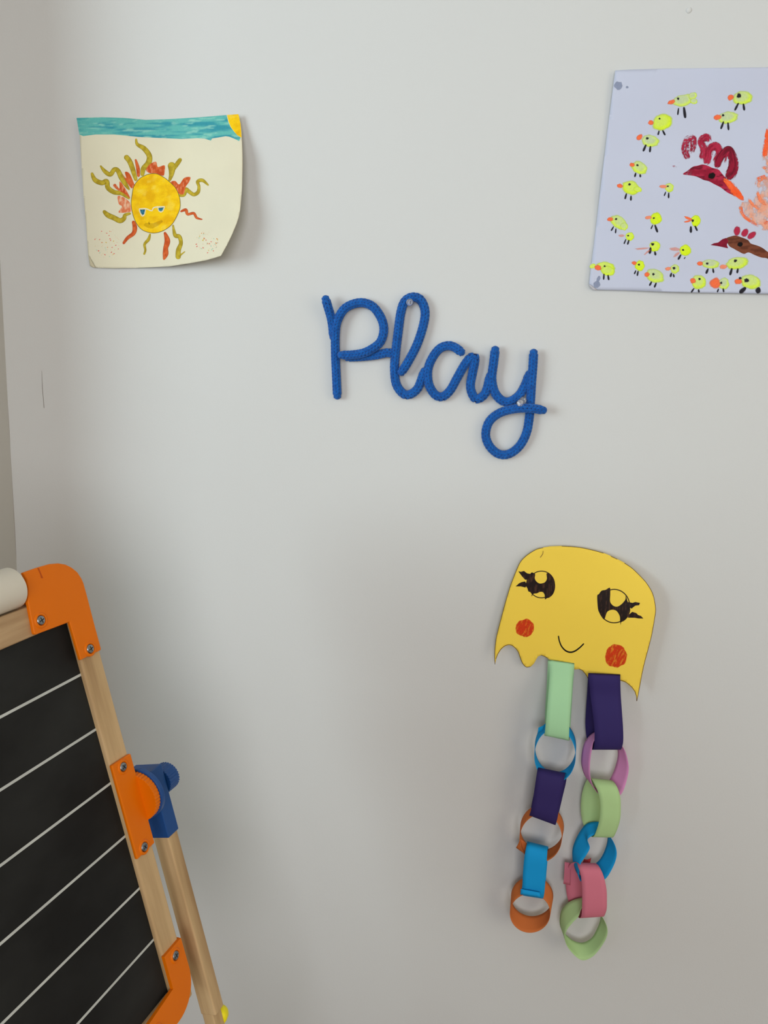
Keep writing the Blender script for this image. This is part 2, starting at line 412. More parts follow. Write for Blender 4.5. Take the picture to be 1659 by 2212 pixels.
for poly in ([(612, 878), (654, 876), (646, 915), (632, 922), (618, 902)], [(762, 864), (806, 859), (796, 884), (782, 892), (768, 886)]):
    o = patch('lens', sun_sheet, Z1(poly), 0.00044, gl, lambda x, y: (*lerp(lin(60, 130, 150), lin(30, 90, 125), sstep(.4, .6, fbm(x * .3, y * .3))), 1), PM, grid=3)
geo_obj('mouth', ribbon_geo(sun_sheet, Z1([(684, 976, 5), (688, 1000, 6)]), 0.0004, lambda *a: (*lin(130, 100, 20), 0.9), 2), sd, PM)
random.seed(4)
conf = []
for (cx_, cy_, rx_, ry_, n_) in ((345, 1150, 105, 118, 60), (1155, 1145, 95, 92, 74)):
    for _ in range(n_):
        a, r = random.uniform(0, 6.28), math.sqrt(random.random())
        x, y = cx_ + rx_ * r * math.cos(a), cy_ + ry_ * r * math.sin(a)
        c = random.choice([lin(222, 84, 72), lin(222, 84, 72), lin(214, 178, 40), lin(226, 140, 50), lin(170, 205, 180)])
        dx, dy = random.uniform(-6, 6), random.uniform(-7, 7)
        conf.append(ribbon_geo(sun_sheet, Z1([(x, y, random.uniform(16, 25)), (x + dx, y + dy, random.uniform(15, 23))]), 0.0002, lambda *q, c=c: (*c, 1.0), 2, 1.5))
geo_obj('confetti_dots', join_geo(conf), sd, PM)['kind'] = 'stuff'

# ------------------------------------------------------------------ chick painting
Z2 = zoomer(1259, 130, 4.1475)
def chick_depth(px, py):
    u, v = (px - 1300) / 700.0, (py - 145) / 490.0
    d = 0.0036 + 0.0026 * math.exp(-max(v, 0) / 0.10) * sstep(0.03, 0.25, u)
    d += 0.0010 * math.sin(9 * u + 4 * v) * math.sin(7 * v - 3 * u) + 0.0007 * math.sin(20 * u - 9 * v) + 0.0008 * math.sin(3 * u + 15 * v)
    d += 0.0022 * sstep(0.9, 1.0, v) * sstep(0.08, 0.3, u)
    return d
ck = Sheet(chick_depth)
cp = thing('chick_painting', 'white paper painted with a red hen and many small yellow chicks', 'painting', W(1600, 400, 0))
white_m = mat('white_paper', lin(196, 201, 219), rough=0.75, var=0.02, scale=14, bump=0.06, bscale=260, spec=0.2)
patch('paper', ck, Z2([(290, 92), (420, 84), (700, 76), (1000, 72), (1350, 68), (1659, 64), (2300, 58), (2900, 50), (2960, 1000), (3010, 2112), (2300, 2104), (1659, 2093),
                       (1100, 2084), (700, 2074), (300, 2062), (130, 2057), (55, 2004), (95, 1680), (175, 1010), (230, 560)]), 0.0, cp, None, white_m, grid=9, thick=0.0002)
patch('folded_corner', Sheet(lambda x, y: chick_depth(x, y) + 0.0008), Z2([(55, 2006), (130, 2056), (108, 2062), (84, 2052), (60, 2024)]), 0.0002, cp, None,
      mat('white_paper_back', lin(188, 186, 192), rough=0.8, var=0.03), grid=5, thick=0.0002)
AM = paint_mat('acrylic_paint', 0.7, 0.14)
def stain(px, py, rho, a): return (*lin(150, 160, 186), 0.75 * (1 - sstep(0.75, 1.0, rho)) * (0.7 + 0.5 * fbm(px * 0.1, py * 0.1)))
for i, b in enumerate(((320, 228, 42, 40, 0), (397, 242, 14, 11, 0), (126, 2010, 34, 30, -40), (140, 1960, 16, 34, 20))):
    x, y = Z2([b[:2]])[0]
    geo_obj('tack_stain', blob_geo(ck, x, y, b[2] / 4.1475, b[3] / 4.1475, b[4], 0.00016, stain, 0.12, 5, 20, i), cp, AM)

FY, FP, BK, OR, PK = lin(222, 248, 12), lin(200, 216, 168), lin(38, 36, 44), lin(255, 118, 70), lin(250, 168, 136)
def body_col(tone, ox, oy):
    def f(px, py, rho, a):
        k = tone * (1 - sstep(0.35, 0.92, rho * (1 + 0.35 * math.cos(a - 4.2) * -1)))
        k = clamp(k + (fbm(px * 0.09, py * 0.09, ox) - 0.5) * 0.5 * tone)
        base = lerp(FY, lin(216, 240, 110), tone * 0.7)
        return (*lerp(base, FP, k), 1 - sstep(0.80, 1.0, rho) * 0.95)
    return f
def soft(c, al=1.0):
    return lambda px, py, rho, a: (*c, al * (1 - sstep(0.72, 1.0, rho)))
# (body blobs (x y rx ry rot), tone, beak blobs, eyes (x y r), legs (x0 y0 x1 y1 w)), all in crop coordinates
CH = [
 ([(900, 360, 105, 54, -14), (985, 320, 42, 32, -20), (995, 368, 36, 26, 10)], 1.0, [(795, 375, 40, 20, -22)], [(855, 345, 13)], [(858, 428, 850, 492, 17), (905, 418, 918, 520, 30)]),
 ([(1430, 338, 98, 62, -5)], 0.75, [(1324, 334, 34, 25, -35)], [(1398, 318, 23)], [(1396, 382, 1360, 452, 22), (1438, 388, 1447, 452, 24)]),
 ([(714, 556, 96, 72, -22)], 0.25, [(610, 560, 26, 22, 0)], [(688, 524, 9)], [(684, 630, 673, 672, 18), (714, 626, 738, 674, 20)]),
 ([(605, 724, 82, 58, 12)], 1.0, [(508, 690, 34, 24, -40)], [(578, 700, 14)], [(567, 755, 540, 818, 24), (606, 768, 600, 826, 22)]),
 ([(1298, 515, 96, 56, -8)], 1.0, [(1206, 512, 40, 25, -8)], [(1256, 494, 13)], [(1262, 548, 1236, 618, 22), (1300, 556, 1306, 628, 22)]),
 ([(508, 965, 78, 58, 25)], 0.65, [(442, 938, 26, 20, 0)], [(490, 942, 12)], [(476, 1008, 464, 1048, 20), (513, 1020, 516, 1050, 20)]),
 ([(430, 1143, 84, 64, 22), (492, 1158, 40, 26, 5)], 0.3, [(332, 1126, 30, 20, 15)], [(418, 1113, 13)], [(392, 1192, 377, 1246, 20), (432, 1212, 430, 1260, 20)]),
 ([(775, 1142, 42, 46, 0)], 0.5, [(720, 1132, 40, 18, 0)], [(762, 1130, 11)], [(744, 1178, 728, 1218, 14), (770, 1185, 768, 1238, 18)]),
 ([(322, 1452, 88, 58, 38), (370, 1490, 36, 36, 0)], 0.65, [(245, 1425, 30, 20, 0)], [(298, 1423, 12)], [(277, 1488, 253, 1530, 16), (297, 1506, 292, 1552, 16)]),
 ([(655, 1420, 56, 58, 0)], 0.05, [(588, 1410, 34, 17, 0)], [(636, 1415, 10)], [(627, 1475, 610, 1514, 14), (645, 1474, 670, 1544, 24)]),
 ([(1012, 1438, 46, 54, 0)], 0.05, [(945, 1416, 44, 12, 22), (938, 1444, 36, 9, -12)], [(985, 1437, 13)], [(968, 1486, 968, 1548, 26), (1003, 1482, 1026, 1530, 20)]),
 ([(420, 1580, 40, 42, 0)], 0.2, [(345, 1572, 30, 14, 0)], [(405, 1572, 10)], [(387, 1602, 368, 1648, 15), (414, 1608, 400, 1654, 18)]),
 ([(645, 1668, 50, 50, 0)], 0.2, [(530, 1688, 70, 10, -4), (575, 1722, 42, 9, -40)], [(625, 1650, 15)], [(608, 1676, 598, 1736, 28), (645, 1712, 652, 1750, 22)]),
 ([(918, 1703, 55, 53, 0)], 0.05, [(825, 1693, 56, 18, 4), (840, 1742, 40, 14, -40)], [(898, 1700, 11)], [(880, 1740, 853, 1788, 22), (920, 1762, 906, 1782, 10)]),
 ([(205, 1850, 88, 44, 8), (225, 1888, 68, 46, 10), (88, 1845, 30, 22, -20)], 0.35, [(135, 1860, 34, 26, 12)], [(195, 1846, 10)], [(190, 1912, 186, 1968, 18), (225, 1922, 233, 1972, 20)]),
 ([(510, 1842, 46, 50, 0)], 0.1, [(460, 1818, 24, 18, 10)], [(503, 1832, 11)], [(477, 1882, 460, 1918, 16), (496, 1886, 487, 1934, 18)]),
 ([(645, 1932, 90, 60, 22)], 0.85, [(574, 1920, 26, 21, -20)], [(632, 1917, 12)], [(618, 1982, 596, 2022, 20), (659, 1992, 640, 2038, 20)]),
 ([(825, 1870, 42, 44, 0)], 0.7, [(765, 1868, 30, 18, -8)], [(817, 1863, 15)], [(795, 1904, 784, 1944, 22), (810, 1914, 818, 1946, 18)]),
 ([(1145, 1826, 86, 44, 4)], 1.0, [(1050, 1822, 30, 22, 0)], [(1115, 1822, 14)], [(1124, 1866, 1103, 1914, 24), (1165, 1864, 1172, 1908, 20)]),
 ([(1382, 1818, 108, 58, -8)], 0.6, [(1258, 1850, 38, 22, 0)], [(1366, 1797, 17)], [(1337, 1862, 1318, 1928, 26), (1390, 1864, 1382, 1910, 22)]),
 ([(1038, 1988, 70, 66, 0)], 0.5, [(986, 1976, 28, 25, 0)], [(1045, 1960, 12)], [(998, 2042, 970, 2082, 18), (1035, 2052, 1042, 2082, 20)]),
 ([(1262, 2002, 54, 54, 0)], 1.0, [(1186, 1998, 52, 50, 0)], [(1240, 1995, 12)], [(1218, 2046, 1203, 2080, 16), (1257, 2042, 1263, 2080, 18)]),
 ([(1505, 1985, 96, 70, 14)], 0.6, [(1393, 1982, 38, 28, 0)], [(1410, 1952, 15), (1468, 1972, 24)], [(1462, 2036, 1404, 2086, 44), (1578, 2034, 1564, 2090, 56)]),
]
K2 = 4.1475
for i, (bodies, tone, beaks, eyes, legs) in enumerate(CH):
    g = []
    for j, (x, y, rx, ry, rot) in enumerate(bodies):
        p = Z2([(x, y)])[0]
        g.append(blob_geo(ck, p[0], p[1], rx / K2, ry / K2, rot, 0.00018 + 0.00002 * j, body_col(tone, i * 1.3, 0), 0.07, 8, 30, i + j * 0.4))
    b = geo_obj('painted_chick', join_geo(g), cp, AM)
    pale = i in (7, 9, 11, 12, 13, 17, 19)
    g = []
    for j, (x, y, rx, ry, rot) in enumerate(beaks):
        p = Z2([(x, y)])[0]
        g.append(blob_geo(ck, p[0], p[1], rx / K2, ry / K2, rot, 0.00026, soft(lerp(OR, PK, 0.6) if pale else OR, 0.45 if i in (12, 13, 11) else 0.95), 0.12, 5, 20, i + j))
    geo_obj('beak', join_geo(g), b, AM)
    for x, y, r in eyes:
        p = Z2([(x, y)])[0]
        geo_obj('eye', blob_geo(ck, p[0], p[1], r / K2, r / K2 * 0.9, 0, 0.00032, soft(BK, 0.95), 0.25, 4, 16, i), b, AM)
    for x0, y0, x1, y1, w in legs:
        q = Z2([(x0, y0, w * 0.6), (0.4 * x0 + 0.6 * x1, 0.4 * y0 + 0.6 * y1, w), (x1, y1, w * 0.7)])
        geo_obj('leg', ribbon_geo(ck, q, 0.00024, lambda px, py, l, a: (*BK, 0.95 * (1 - sstep(0.7, 1, abs(a)) * 0.8)), 5, 1.2), b, AM)

CR, CR2, CRD = lin(182, 42, 72), lin(150, 24, 52), lin(110, 16, 38)
def dry(c1, c2, cover, fx=0.05, fa=7.0, seed=0.0):
    def f(px, py, l, a):
        k = fbm(l * fx + seed, a * fa + seed, seed); e = fbm(px * 0.25, py * 0.25, seed)
        al = sstep(cover - 0.16, cover + 0.12, k * 0.6 + e * 0.4 - 0.35 * sstep(0.55, 1, abs(a)) - 0.35 * (1 - sstep(0, 9, ribbon_geo.end)))
        return (*lerp(c1, c2, sstep(0.4, 0.65, fbm(l * 0.03, a * 3, seed + 5))), al)
    return f
def stroke(name, parent, lists, lift, colf, across=14, m=AM):
    return geo_obj(name, join_geo([ribbon_geo(ck, Z2(p), lift + 0.00003 * i, colf[i % len(colf)], across, 1.2) for i, p in enumerate(lists)]), parent, m)
def hen_col(px, py):
    k = fbm(px * 0.05, py * 0.09, 4.0)
    u = sstep(1505, 1478, px)
    return (*lerp(lerp(CR, CR2, sstep(0.35, 0.6, k)), CRD, sstep(0.6, 0.75, fbm(px * 0.04, py * 0.12, 1))), 1 - 0.5 * u * sstep(0.4, 0.6, fbm(px * .2, py * .2)))
hh = patch('painted_hen', ck, smooth_path(Z2([(898, 1022), (940, 990), (985, 955), (1030, 945), (1075, 934), (1130, 950), (1160, 965), (1215, 980), (1250, 1020), (1300, 1078), (1345, 1130), (1372, 1175),
                                 (1374, 1216), (1330, 1202), (1290, 1182), (1235, 1140), (1180, 1112), (1130, 1085), (1080, 1072), (1035, 1050), (990, 1036)]), 3, True), 0.00020, cp, hen_col, AM, grid=2)
stroke('comb', hh, [[(945, 900, 60), (915, 800, 84), (935, 720, 78), (990, 700, 70), (990, 760, 80), (965, 840, 60)],
                    [(1060, 900, 80), (1090, 810, 84), (1062, 735, 76), (1105, 690, 80), (1150, 730, 60)],
                    [(1100, 945, 70), (1125, 870, 74), (1135, 805, 82), (1190, 770, 82), (1225, 835, 80), (1180, 930, 80)],
                    [(1195, 970, 60), (1235, 870, 66), (1300, 805, 78), (1335, 855, 84), (1350, 940, 92), (1325, 1020, 98), (1280, 1062, 74)],
                    [(1270, 930, 26), (1290, 850, 22), (1320, 800, 24)]], 0.00022,
       [dry(CR, CR2, 0.44, seed=1), dry(CR, CR2, 0.33, seed=2), dry(CR, CR2, 0.30, seed=3), dry(CR2, CRD, 0.18, seed=4), dry(CR, CR2, 0.4, seed=5)])
stroke('paint_speck', hh, [[(800, 950, 20), (845, 955, 22)], [(850, 920, 12), (880, 915, 14)]], 0.0002, [dry(CR, CR2, 0.42, seed=9)], 6)
def blob2(name, parent, x, y, rx, ry, rot, c, lift=0.0003, al=1.0, wob=0.1, seed=0):
    p = Z2([(x, y)])[0]
    return geo_obj(name, blob_geo(ck, p[0], p[1], rx / K2, ry / K2, rot, lift, soft(c, al), wob, 6, 24, seed), parent, AM)
blob2('eye', hh, 1157, 1035, 38, 29, -25, lin(20, 14, 14), 0.0004)
ORB, ORP = lin(255, 112, 62), lin(246, 186, 164)
stroke('neck_stroke', hh, [[(1248, 1058, 18), (1310, 1105, 60), (1350, 1160, 80), (1400, 1215, 60), (1445, 1255, 26)]], 0.00034, [dry(ORB, lin(255, 92, 40), 0.22, seed=7)], 12)
fpoly = smooth_path(Z2([(1395, 1262), (1440, 1240), (1500, 1250), (1560, 1180), (1520, 1120), (1560, 1060), (1640, 1030), (1620, 960), (1600, 860), (1630, 740), (1650, 620), (1750, 520), (1950, 700),
                       (2100, 1000), (2150, 1300), (2050, 1500), (1800, 1560), (1640, 1530), (1560, 1500), (1480, 1440), (1420, 1380), (1400, 1320)]), 2.5, True)
def peach(px, py):
    e = np.hypot(fpoly[:, 0] - px, fpoly[:, 1] - py).min() / 11.0
    k = fbm(px * 0.05, py * 0.05, 11) * 0.55 + fbm(px * 0.22, py * 0.09, 4) * 0.45
    return (*lerp(lin(246, 172, 142), lin(230, 194, 184), sstep(0.35, 0.65, fbm(px * 0.05, py * 0.05, 3))), 0.92 * sstep(0.28, 0.50, k - 0.28 * (1 - clamp(e))))
bb = patch('painted_feathers', ck, fpoly, 0.00017, cp, peach, AM, grid=2.2)
stroke('orange_stroke', bb, [[(1480, 1235, 26), (1520, 1290, 34), (1590, 1345, 26)], [(1540, 1080, 50), (1600, 1060, 60), (1665, 1040, 50)], [(1655, 600, 24), (1640, 780, 60), (1620, 880, 40)],
                             [(1600, 960, 30), (1660, 970, 40)], [(1410, 1290, 40), (1430, 1380, 40), (1500, 1440, 34), (1580, 1490, 30)], [(1620, 1440, 50), (1665, 1470, 50)],
                             [(1560, 1170, 30), (1590, 1250, 40), (1650, 1300, 30)], [(1700, 900, 60), (1800, 1100, 80), (1900, 1250, 70)], [(1750, 1300, 60), (1900, 1400, 60), (2050, 1300, 50)]],
       0.00024, [dry(lin(255, 130, 84), lin(252, 160, 120), 0.36, seed=11), dry(ORB, lin(250, 140, 96), 0.42, seed=12), dry(lin(255, 96, 48), ORB, 0.34, seed=13)], 12)
BR, BR2 = lin(126, 70, 48), lin(98, 52, 34)
brown = lambda px, py: (*lerp(BR, BR2, sstep(0.4, 0.62, fbm(px * 0.03, py * 0.16, 6))), 1)
h2 = patch('painted_hen', ck, smooth_path(Z2([(1285, 1600), (1330, 1578), (1372, 1572), (1430, 1590), (1480, 1612), (1505, 1642), (1560, 1660), (1610, 1682), (1670, 1725), (1800, 1790), (1900, 1860), (1800, 1900), (1670, 1786), (1600, 1768),
                                  (1545, 1748), (1485, 1722), (1445, 1736), (1400, 1716), (1350, 1688), (1310, 1662)]), 3, True), 0.0002, cp, brown, AM, grid=2.4)
patch('beak', ck, Z2([(1143, 1656), (1175, 1640), (1212, 1634), (1250, 1604), (1285, 1592), (1304, 1616), (1290, 1655), (1302, 1686), (1250, 1674), (1200, 1664)]), 0.00026, h2,
      lambda x, y: (*lerp(CR2, CRD, fbm(x * .1, y * .1)), 1), AM, grid=3)
for i, b in enumerate(((1382, 1530, 33, 46, 8), (1452, 1546, 32, 42, 32), (1513, 1570, 28, 48, 52))):
    blob2('comb', h2, *b, CR, 0.00026, 1.0, 0.06, i)
blob2('eye', h2, 1410, 1650, 28, 22, -15, lin(16, 12, 12), 0.0003)

# ------------------------------------------------------------------ paper ghost with chains
Z4 = zoomer(1040, 1160, 4.0463)
def ghost_depth(px, py):
    u, v = clamp((px - 1068) / 350.0, -0.1, 1.1), clamp((py - 1180) / 320.0, -0.1, 1.1)
    return 0.0045 + 0.018 * sstep(0.15, 1.05, u) * (0.45 + 0.55 * sstep(-0.1, 0.5, v)) + 0.006 * v * (1 - 0.5 * u) + 0.0015 * math.sin(6 * u + 3 * v)
gs = Sheet(ghost_depth)
gt = thing('paper_ghost', 'yellow smiling paper ghost face with two dangling paper chains', 'paper craft', W(1240, 1440, 0))
yellow_m = mat('yellow_card', lin(246, 212, 80), rough=0.75, var=0.02, scale=18, bump=0.05, bscale=350, spec=0.2)
gout = Z4([(118, 1116), (113, 1060), (115, 980), (130, 870), (165, 730), (205, 580), (250, 430), (300, 300), (340, 215), (400, 155), (480, 106), (540, 92), (600, 82), (700, 78), (780, 82),
           (860, 90), (930, 103), (1000, 120), (1070, 140), (1130, 165), (1190, 193), (1250, 225), (1310, 265), (1360, 310), (1440, 395), (1495, 485), (1518, 570), (1525, 650), (1510, 750),
           (1490, 860), (1460, 980), (1430, 1090), (1405, 1200), (1385, 1310), (1358, 1432), (1352, 1395), (1340, 1355), (1310, 1312), (1262, 1272), (1215, 1256), (1150, 1262), (1050, 1285),
           (980, 1285), (935, 1248), (918, 1215), (900, 1190), (880, 1168), (850, 1155), (815, 1158), (790, 1140), (700, 1105), (620, 1085), (580, 1062), (550, 1045), (520, 1034), (495, 1044),
           (480, 1068), (460, 1105), (430, 1135), (395, 1140), (372, 1125), (352, 1095), (335, 1050), (322, 1010), (302, 980), (270, 952), (240, 944), (205, 955), (170, 985), (145, 1025), (128, 1070)])
face = patch('face', gs, gout, 0.0, gt, None, yellow_m, grid=7, thick=0.0003)
INK = paint_mat('felt_pen', 0.5, 0.25)
ink = lambda px, py: (*lerp(lin(34, 20, 16), lin(74, 48, 34), sstep(0.55, 0.75, fbm(px * 0.35, py * 0.05, 2))), 1)
inkr = lambda *a: (*lin(44, 26, 16), 1)
edge = []
go = np.array(gout); cen = go.mean(0)
for i0, i1 in ((0, 11), (13, 18), (19, 20), (21, 40), (43, 47), (52, 54), (58, 70)):
    seg = []
    for i in range(i0, i1 + 1):
        p, q = go[i % len(go)], go[(i + 1) % len(go)]; o_ = go[i - 1]
        t = (q - o_) / np.linalg.norm(q - o_); nrm = np.array([t[1], -t[0]])
        if inside(np.array([p + nrm * 1.2]), [tuple(x) for x in go])[0] == False: nrm = -nrm
        if i in (0, 34): nrm = nrm * 0
        seg.append((p[0] + nrm[0] * 0.7, p[1] + nrm[1] * 0.6, 1.15))
    edge.append(ribbon_geo(gs, seg, 0.00012, lambda px, py, l, a: (*lin(96, 62, 28), 0.85), 2, 2.0))
geo_obj('edge_line', join_geo(edge), face, INK)
ring = lambda cx_, cy_, rx_, ry_, w: ribbon_geo(gs, Z4([(cx_ + rx_ * math.cos(a), cy_ + ry_ * math.sin(a), w) for a in np.linspace(0, 2 * math.pi, 22)[:-1]]), 0.0002, inkr, 2, 1.5, True)
for fills, rg in (([[(398, 332), (420, 330), (438, 310), (462, 318), (470, 330), (466, 360), (480, 388), (505, 405), (530, 405), (556, 394), (572, 365), (570, 318), (600, 330), (628, 365), (643, 410), (642, 455), (625, 500),
                      (595, 528), (572, 535), (556, 545), (552, 505), (536, 482), (512, 480), (485, 492), (455, 497), (438, 520), (440, 486), (412, 476), (402, 450), (388, 420), (396, 375)],
                     [(322, 300), (345, 304), (372, 297), (400, 318), (442, 325), (420, 372), (382, 374), (356, 346)],
                     [(298, 432), (330, 404), (352, 394), (382, 388), (398, 420), (384, 442), (345, 432)]], (525, 415, 114, 117, 8)),
                  ([[(1012, 516), (1026, 500), (1050, 470), (1085, 462), (1105, 450), (1124, 446), (1126, 500), (1124, 560), (1142, 592), (1170, 608), (1200, 604), (1232, 580), (1258, 546), (1262, 508), (1274, 552), (1288, 590),
                      (1300, 640), (1282, 695), (1250, 730), (1222, 745), (1217, 768), (1212, 735), (1208, 690), (1182, 648), (1150, 636), (1118, 642), (1095, 662), (1076, 716), (1060, 712), (1036, 672), (1018, 625)],
                     [(1282, 568), (1320, 576), (1345, 568), (1386, 576), (1378, 596), (1345, 600), (1312, 626), (1290, 612)],
                     [(1284, 682), (1318, 654), (1352, 664), (1370, 682), (1395, 690), (1416, 713), (1372, 712), (1340, 706), (1280, 706)]], (1160, 604, 136, 146, 9))):
    e = geo_obj('eye', ring(*rg), face, INK)
    for fpoly in fills:
        patch('eyelash', gs, Z4(fpoly), 0.00024, face, ink, INK, grid=2.2) if len(fpoly) <= 20 else patch('inked_fill', gs, smooth_path(Z4(fpoly), 1.5, True), 0.00024, face, ink, INK, grid=2.2)
def cheek(px, py, rho, a):
    k = fbm((px * 0.9 + py * 0.4) * 0.30, (py * 0.9 - px * 0.4) * 0.05, 3.0)
    return (*lerp(lin(220, 62, 18), lin(236, 140, 40), sstep(0.55, 0.72, k) * 0.9 + 0.4 * sstep(0.9, 1, rho)), 0.97)
for i, (x, y, rx, ry, rot) in enumerate(((382, 795, 84, 76, -25), (1175, 1040, 98, 98, 0))):
    p = Z4([(x, y)])[0]
    geo_obj('cheek', blob_geo(gs, p[0], p[1], rx / 4.0463, ry / 4.0463, rot, 0.0002, cheek, 0.06, 14, 48, i), face, INK)
geo_obj('smile', ribbon_geo(gs, Z4([(673, 862, 11), (680, 905, 11), (700, 955, 12), (735, 993, 13), (775, 1007, 14), (815, 998, 13), (858, 968, 12), (897, 930, 11)]), 0.0002, lambda *a: (*lin(18, 14, 10), 1), 3, 1.5), face, INK)
geo_obj('pen_tick', ribbon_geo(gs, Z4([(540, 120, 5), (534, 150, 6), (513, 180, 6)]), 0.0002, lambda *a: (*lin(134, 100, 48), 0.9), 2, 1.5), face, INK)

def card(name, c): return mat(name, c, rough=0.75, var=0.03, scale=22, bump=0.05, bscale=400, spec=0.2)
CARDS = {'mint': card('mint_card', lin(170, 220, 172)), 'green': card('green_card', lin(178, 212, 150)), 'purple': card('purple_card', lin(52, 42, 98)),
         'blue': card('blue_card', lin(22, 156, 222)), 'pink': card('pink_card', lin(222, 148, 198)), 'rose': card('rose_card', lin(214, 122, 142)),
         'orange': card('orange_card', lin(204, 114, 58)), 'red': card('red_card', lin(176, 56, 60))}
def loop_resample(pts, n):
    R = smooth_path(pts, 1.0, True)
    P = np.array([W(p[0], p[1], p[2] / 1000.0) for p in R])
    Q = np.vstack([P, P[:1]]); L = np.concatenate([[0], np.cumsum(np.linalg.norm(np.diff(Q, axis=0), axis=1))])
    t = np.linspace(0, L[-1], n, endpoint=False)
    return np.stack([np.interp(t, L, Q[:, k]) for k in range(3)], 1)
def link_strip(rim_a, rim_b, color, label, n=72, across=5):
    """closed paper loop lofted between its two rims, given as (px, py, distance from wall in mm), both starting at the same place"""
    A, B = loop_resample(rim_a, n), loop_resample(rim_b, n)
    V, Fc = [], []
    for i in range(n):
        for j in range(across + 1): V.append(A[i] + (B[i] - A[i]) * j / across)
    k = across + 1
    for i in range(n):
        i2 = (i + 1) % n
        for j in range(across): Fc.append((i * k + j, i * k + j + 1, i2 * k + j + 1, i2 * k + j))
    o = mesh('paper_link', V, Fc, CARDS[color], gt, True)
    s = o.modifiers.new('thickness', 'SOLIDIFY'); s.thickness = 0.0003; s.offset = 0
    o['label'] = label
    return o
def ell(cx_, cy_, rx_, ry_, rot, d, n=14, dz=0.0):
    c, s = math.cos(math.radians(rot)), math.sin(math.radians(rot)); out = []
    for i in range(n):
        a = 2 * math.pi * i / n
        x, y = rx_ * math.sin(a), -ry_ * math.cos(a)
        out.append((cx_ + x * c - y * s, cy_ + x * s + y * c, d + dz * math.cos(a)))
    return out
dm = lambda px, py: ghost_depth(px, py) * 1000 + 1.0
g0, p0 = dm(1238, 1433), dm(1340, 1460)
# left chain
link_strip([(1184, 1425, g0), (1187, 1455, g0 + 4), (1184, 1500, 27), (1181, 1540, 33), (1178, 1572, 34), (1176, 1589, 30), (1176, 1588, 17), (1177, 1564, 10), (1178, 1530, 9), (1181, 1480, 10), (1183, 1440, g0 + .3)],
           [(1240.5, 1433, g0), (1237, 1460, g0 + 4), (1234, 1508, 27), (1231, 1548, 33), (1229.5, 1580, 34), (1229, 1598, 30), (1230, 1597, 17), (1232, 1573, 10), (1234, 1540, 9), (1237, 1490, 10), (1240, 1450, g0 + .3)], 'mint', 'mint green paper loop glued to the ghost')
link_strip(ell(1199, 1633, 44.5, 58, 0, 27), ell(1200, 1612, 44.5, 56, 0, 12), 'blue', 'round blue paper loop below the mint green one')
link_strip([(1162, 1658, 22), (1160, 1668, 30), (1156, 1695, 34), (1151, 1728, 34), (1147, 1750, 33), (1143.5, 1761, 28), (1145, 1757, 17), (1149, 1735, 9), (1156, 1700, 8), (1162, 1668, 10), (1163, 1658, 16)],
           [(1221, 1671, 22), (1219, 1682, 30), (1215, 1705, 34), (1209, 1738, 34), (1204, 1768, 33), (1199.6, 1782, 28), (1202, 1776, 17), (1208, 1752, 9), (1216, 1718, 8), (1223, 1688, 10), (1224, 1672, 16)], 'purple', 'dark purple paper loop between blue and orange loops')
link_strip(ell(1168, 1811, 45.5, 52, 8, 28), ell(1171, 1787, 47, 49, 8, 13), 'orange', 'orange paper loop with a stray end, below the purple one')
link_strip([(1139, 1818, 22), (1137, 1828, 31), (1133, 1850, 35), (1130, 1880, 35), (1128, 1915, 34), (1124, 1932, 28), (1126, 1930, 17), (1129, 1905, 9), (1133, 1870, 8), (1137, 1835, 10), (1139, 1820, 16)],
           [(1183, 1829, 22), (1182.5, 1838, 31), (1181, 1860, 35), (1179, 1890, 35), (1176.5, 1924, 34), (1174, 1940, 28), (1175, 1938, 17), (1178, 1913, 9), (1181, 1878, 8), (1184, 1845, 10), (1184.5, 1831, 16)], 'blue', 'flat blue paper loop between two orange loops')
link_strip(ell(1145, 1973, 43.5, 42, 0, 28), ell(1149.5, 1936, 45.5, 43, 0, 12), 'orange', 'orange paper loop at the end of the chain')
# right chain
link_strip([(1271, 1454, p0), (1272, 1470, p0 + 3), (1275, 1500, 27), (1280, 1538, 32), (1284, 1575, 35), (1284, 1603, 35), (1281, 1619, 30), (1275, 1614, 17), (1268, 1598, 9), (1264.6, 1568, 7), (1265.5, 1540, 7), (1268, 1500, 10), (1270, 1465, p0 + .3)],
           [(1340, 1457, p0), (1340, 1472, p0 + 3), (1341, 1503, 27), (1343.5, 1538, 32), (1346, 1575, 35), (1346, 1603, 35), (1341, 1619, 30), (1336, 1614, 17), (1330, 1600, 9), (1326, 1568, 7), (1328, 1540, 7), (1334, 1500, 10), (1339, 1465, p0 + .3)], 'purple', 'dark purple paper loop glued to the ghost')
link_strip([(1318, 1592, 27), (1345, 1613, 27), (1356, 1643, 27), (1357, 1671, 27), (1343, 1714, 27), (1318, 1727, 27), (1294, 1716, 27), (1278, 1690, 27), (1274, 1661, 27), (1276, 1633, 27), (1279, 1618, 27), (1286, 1598, 27)],
           [(1306, 1577, 12), (1324, 1590, 12), (1334, 1618, 12), (1333, 1643, 12), (1322, 1675, 12), (1306, 1697, 12), (1288, 1702, 12), (1267, 1681, 12), (1258, 1661, 12), (1255.6, 1639, 12), (1262, 1606, 12), (1280, 1584, 12)], 'pink', 'torn-edged pink paper loop below the purple one')
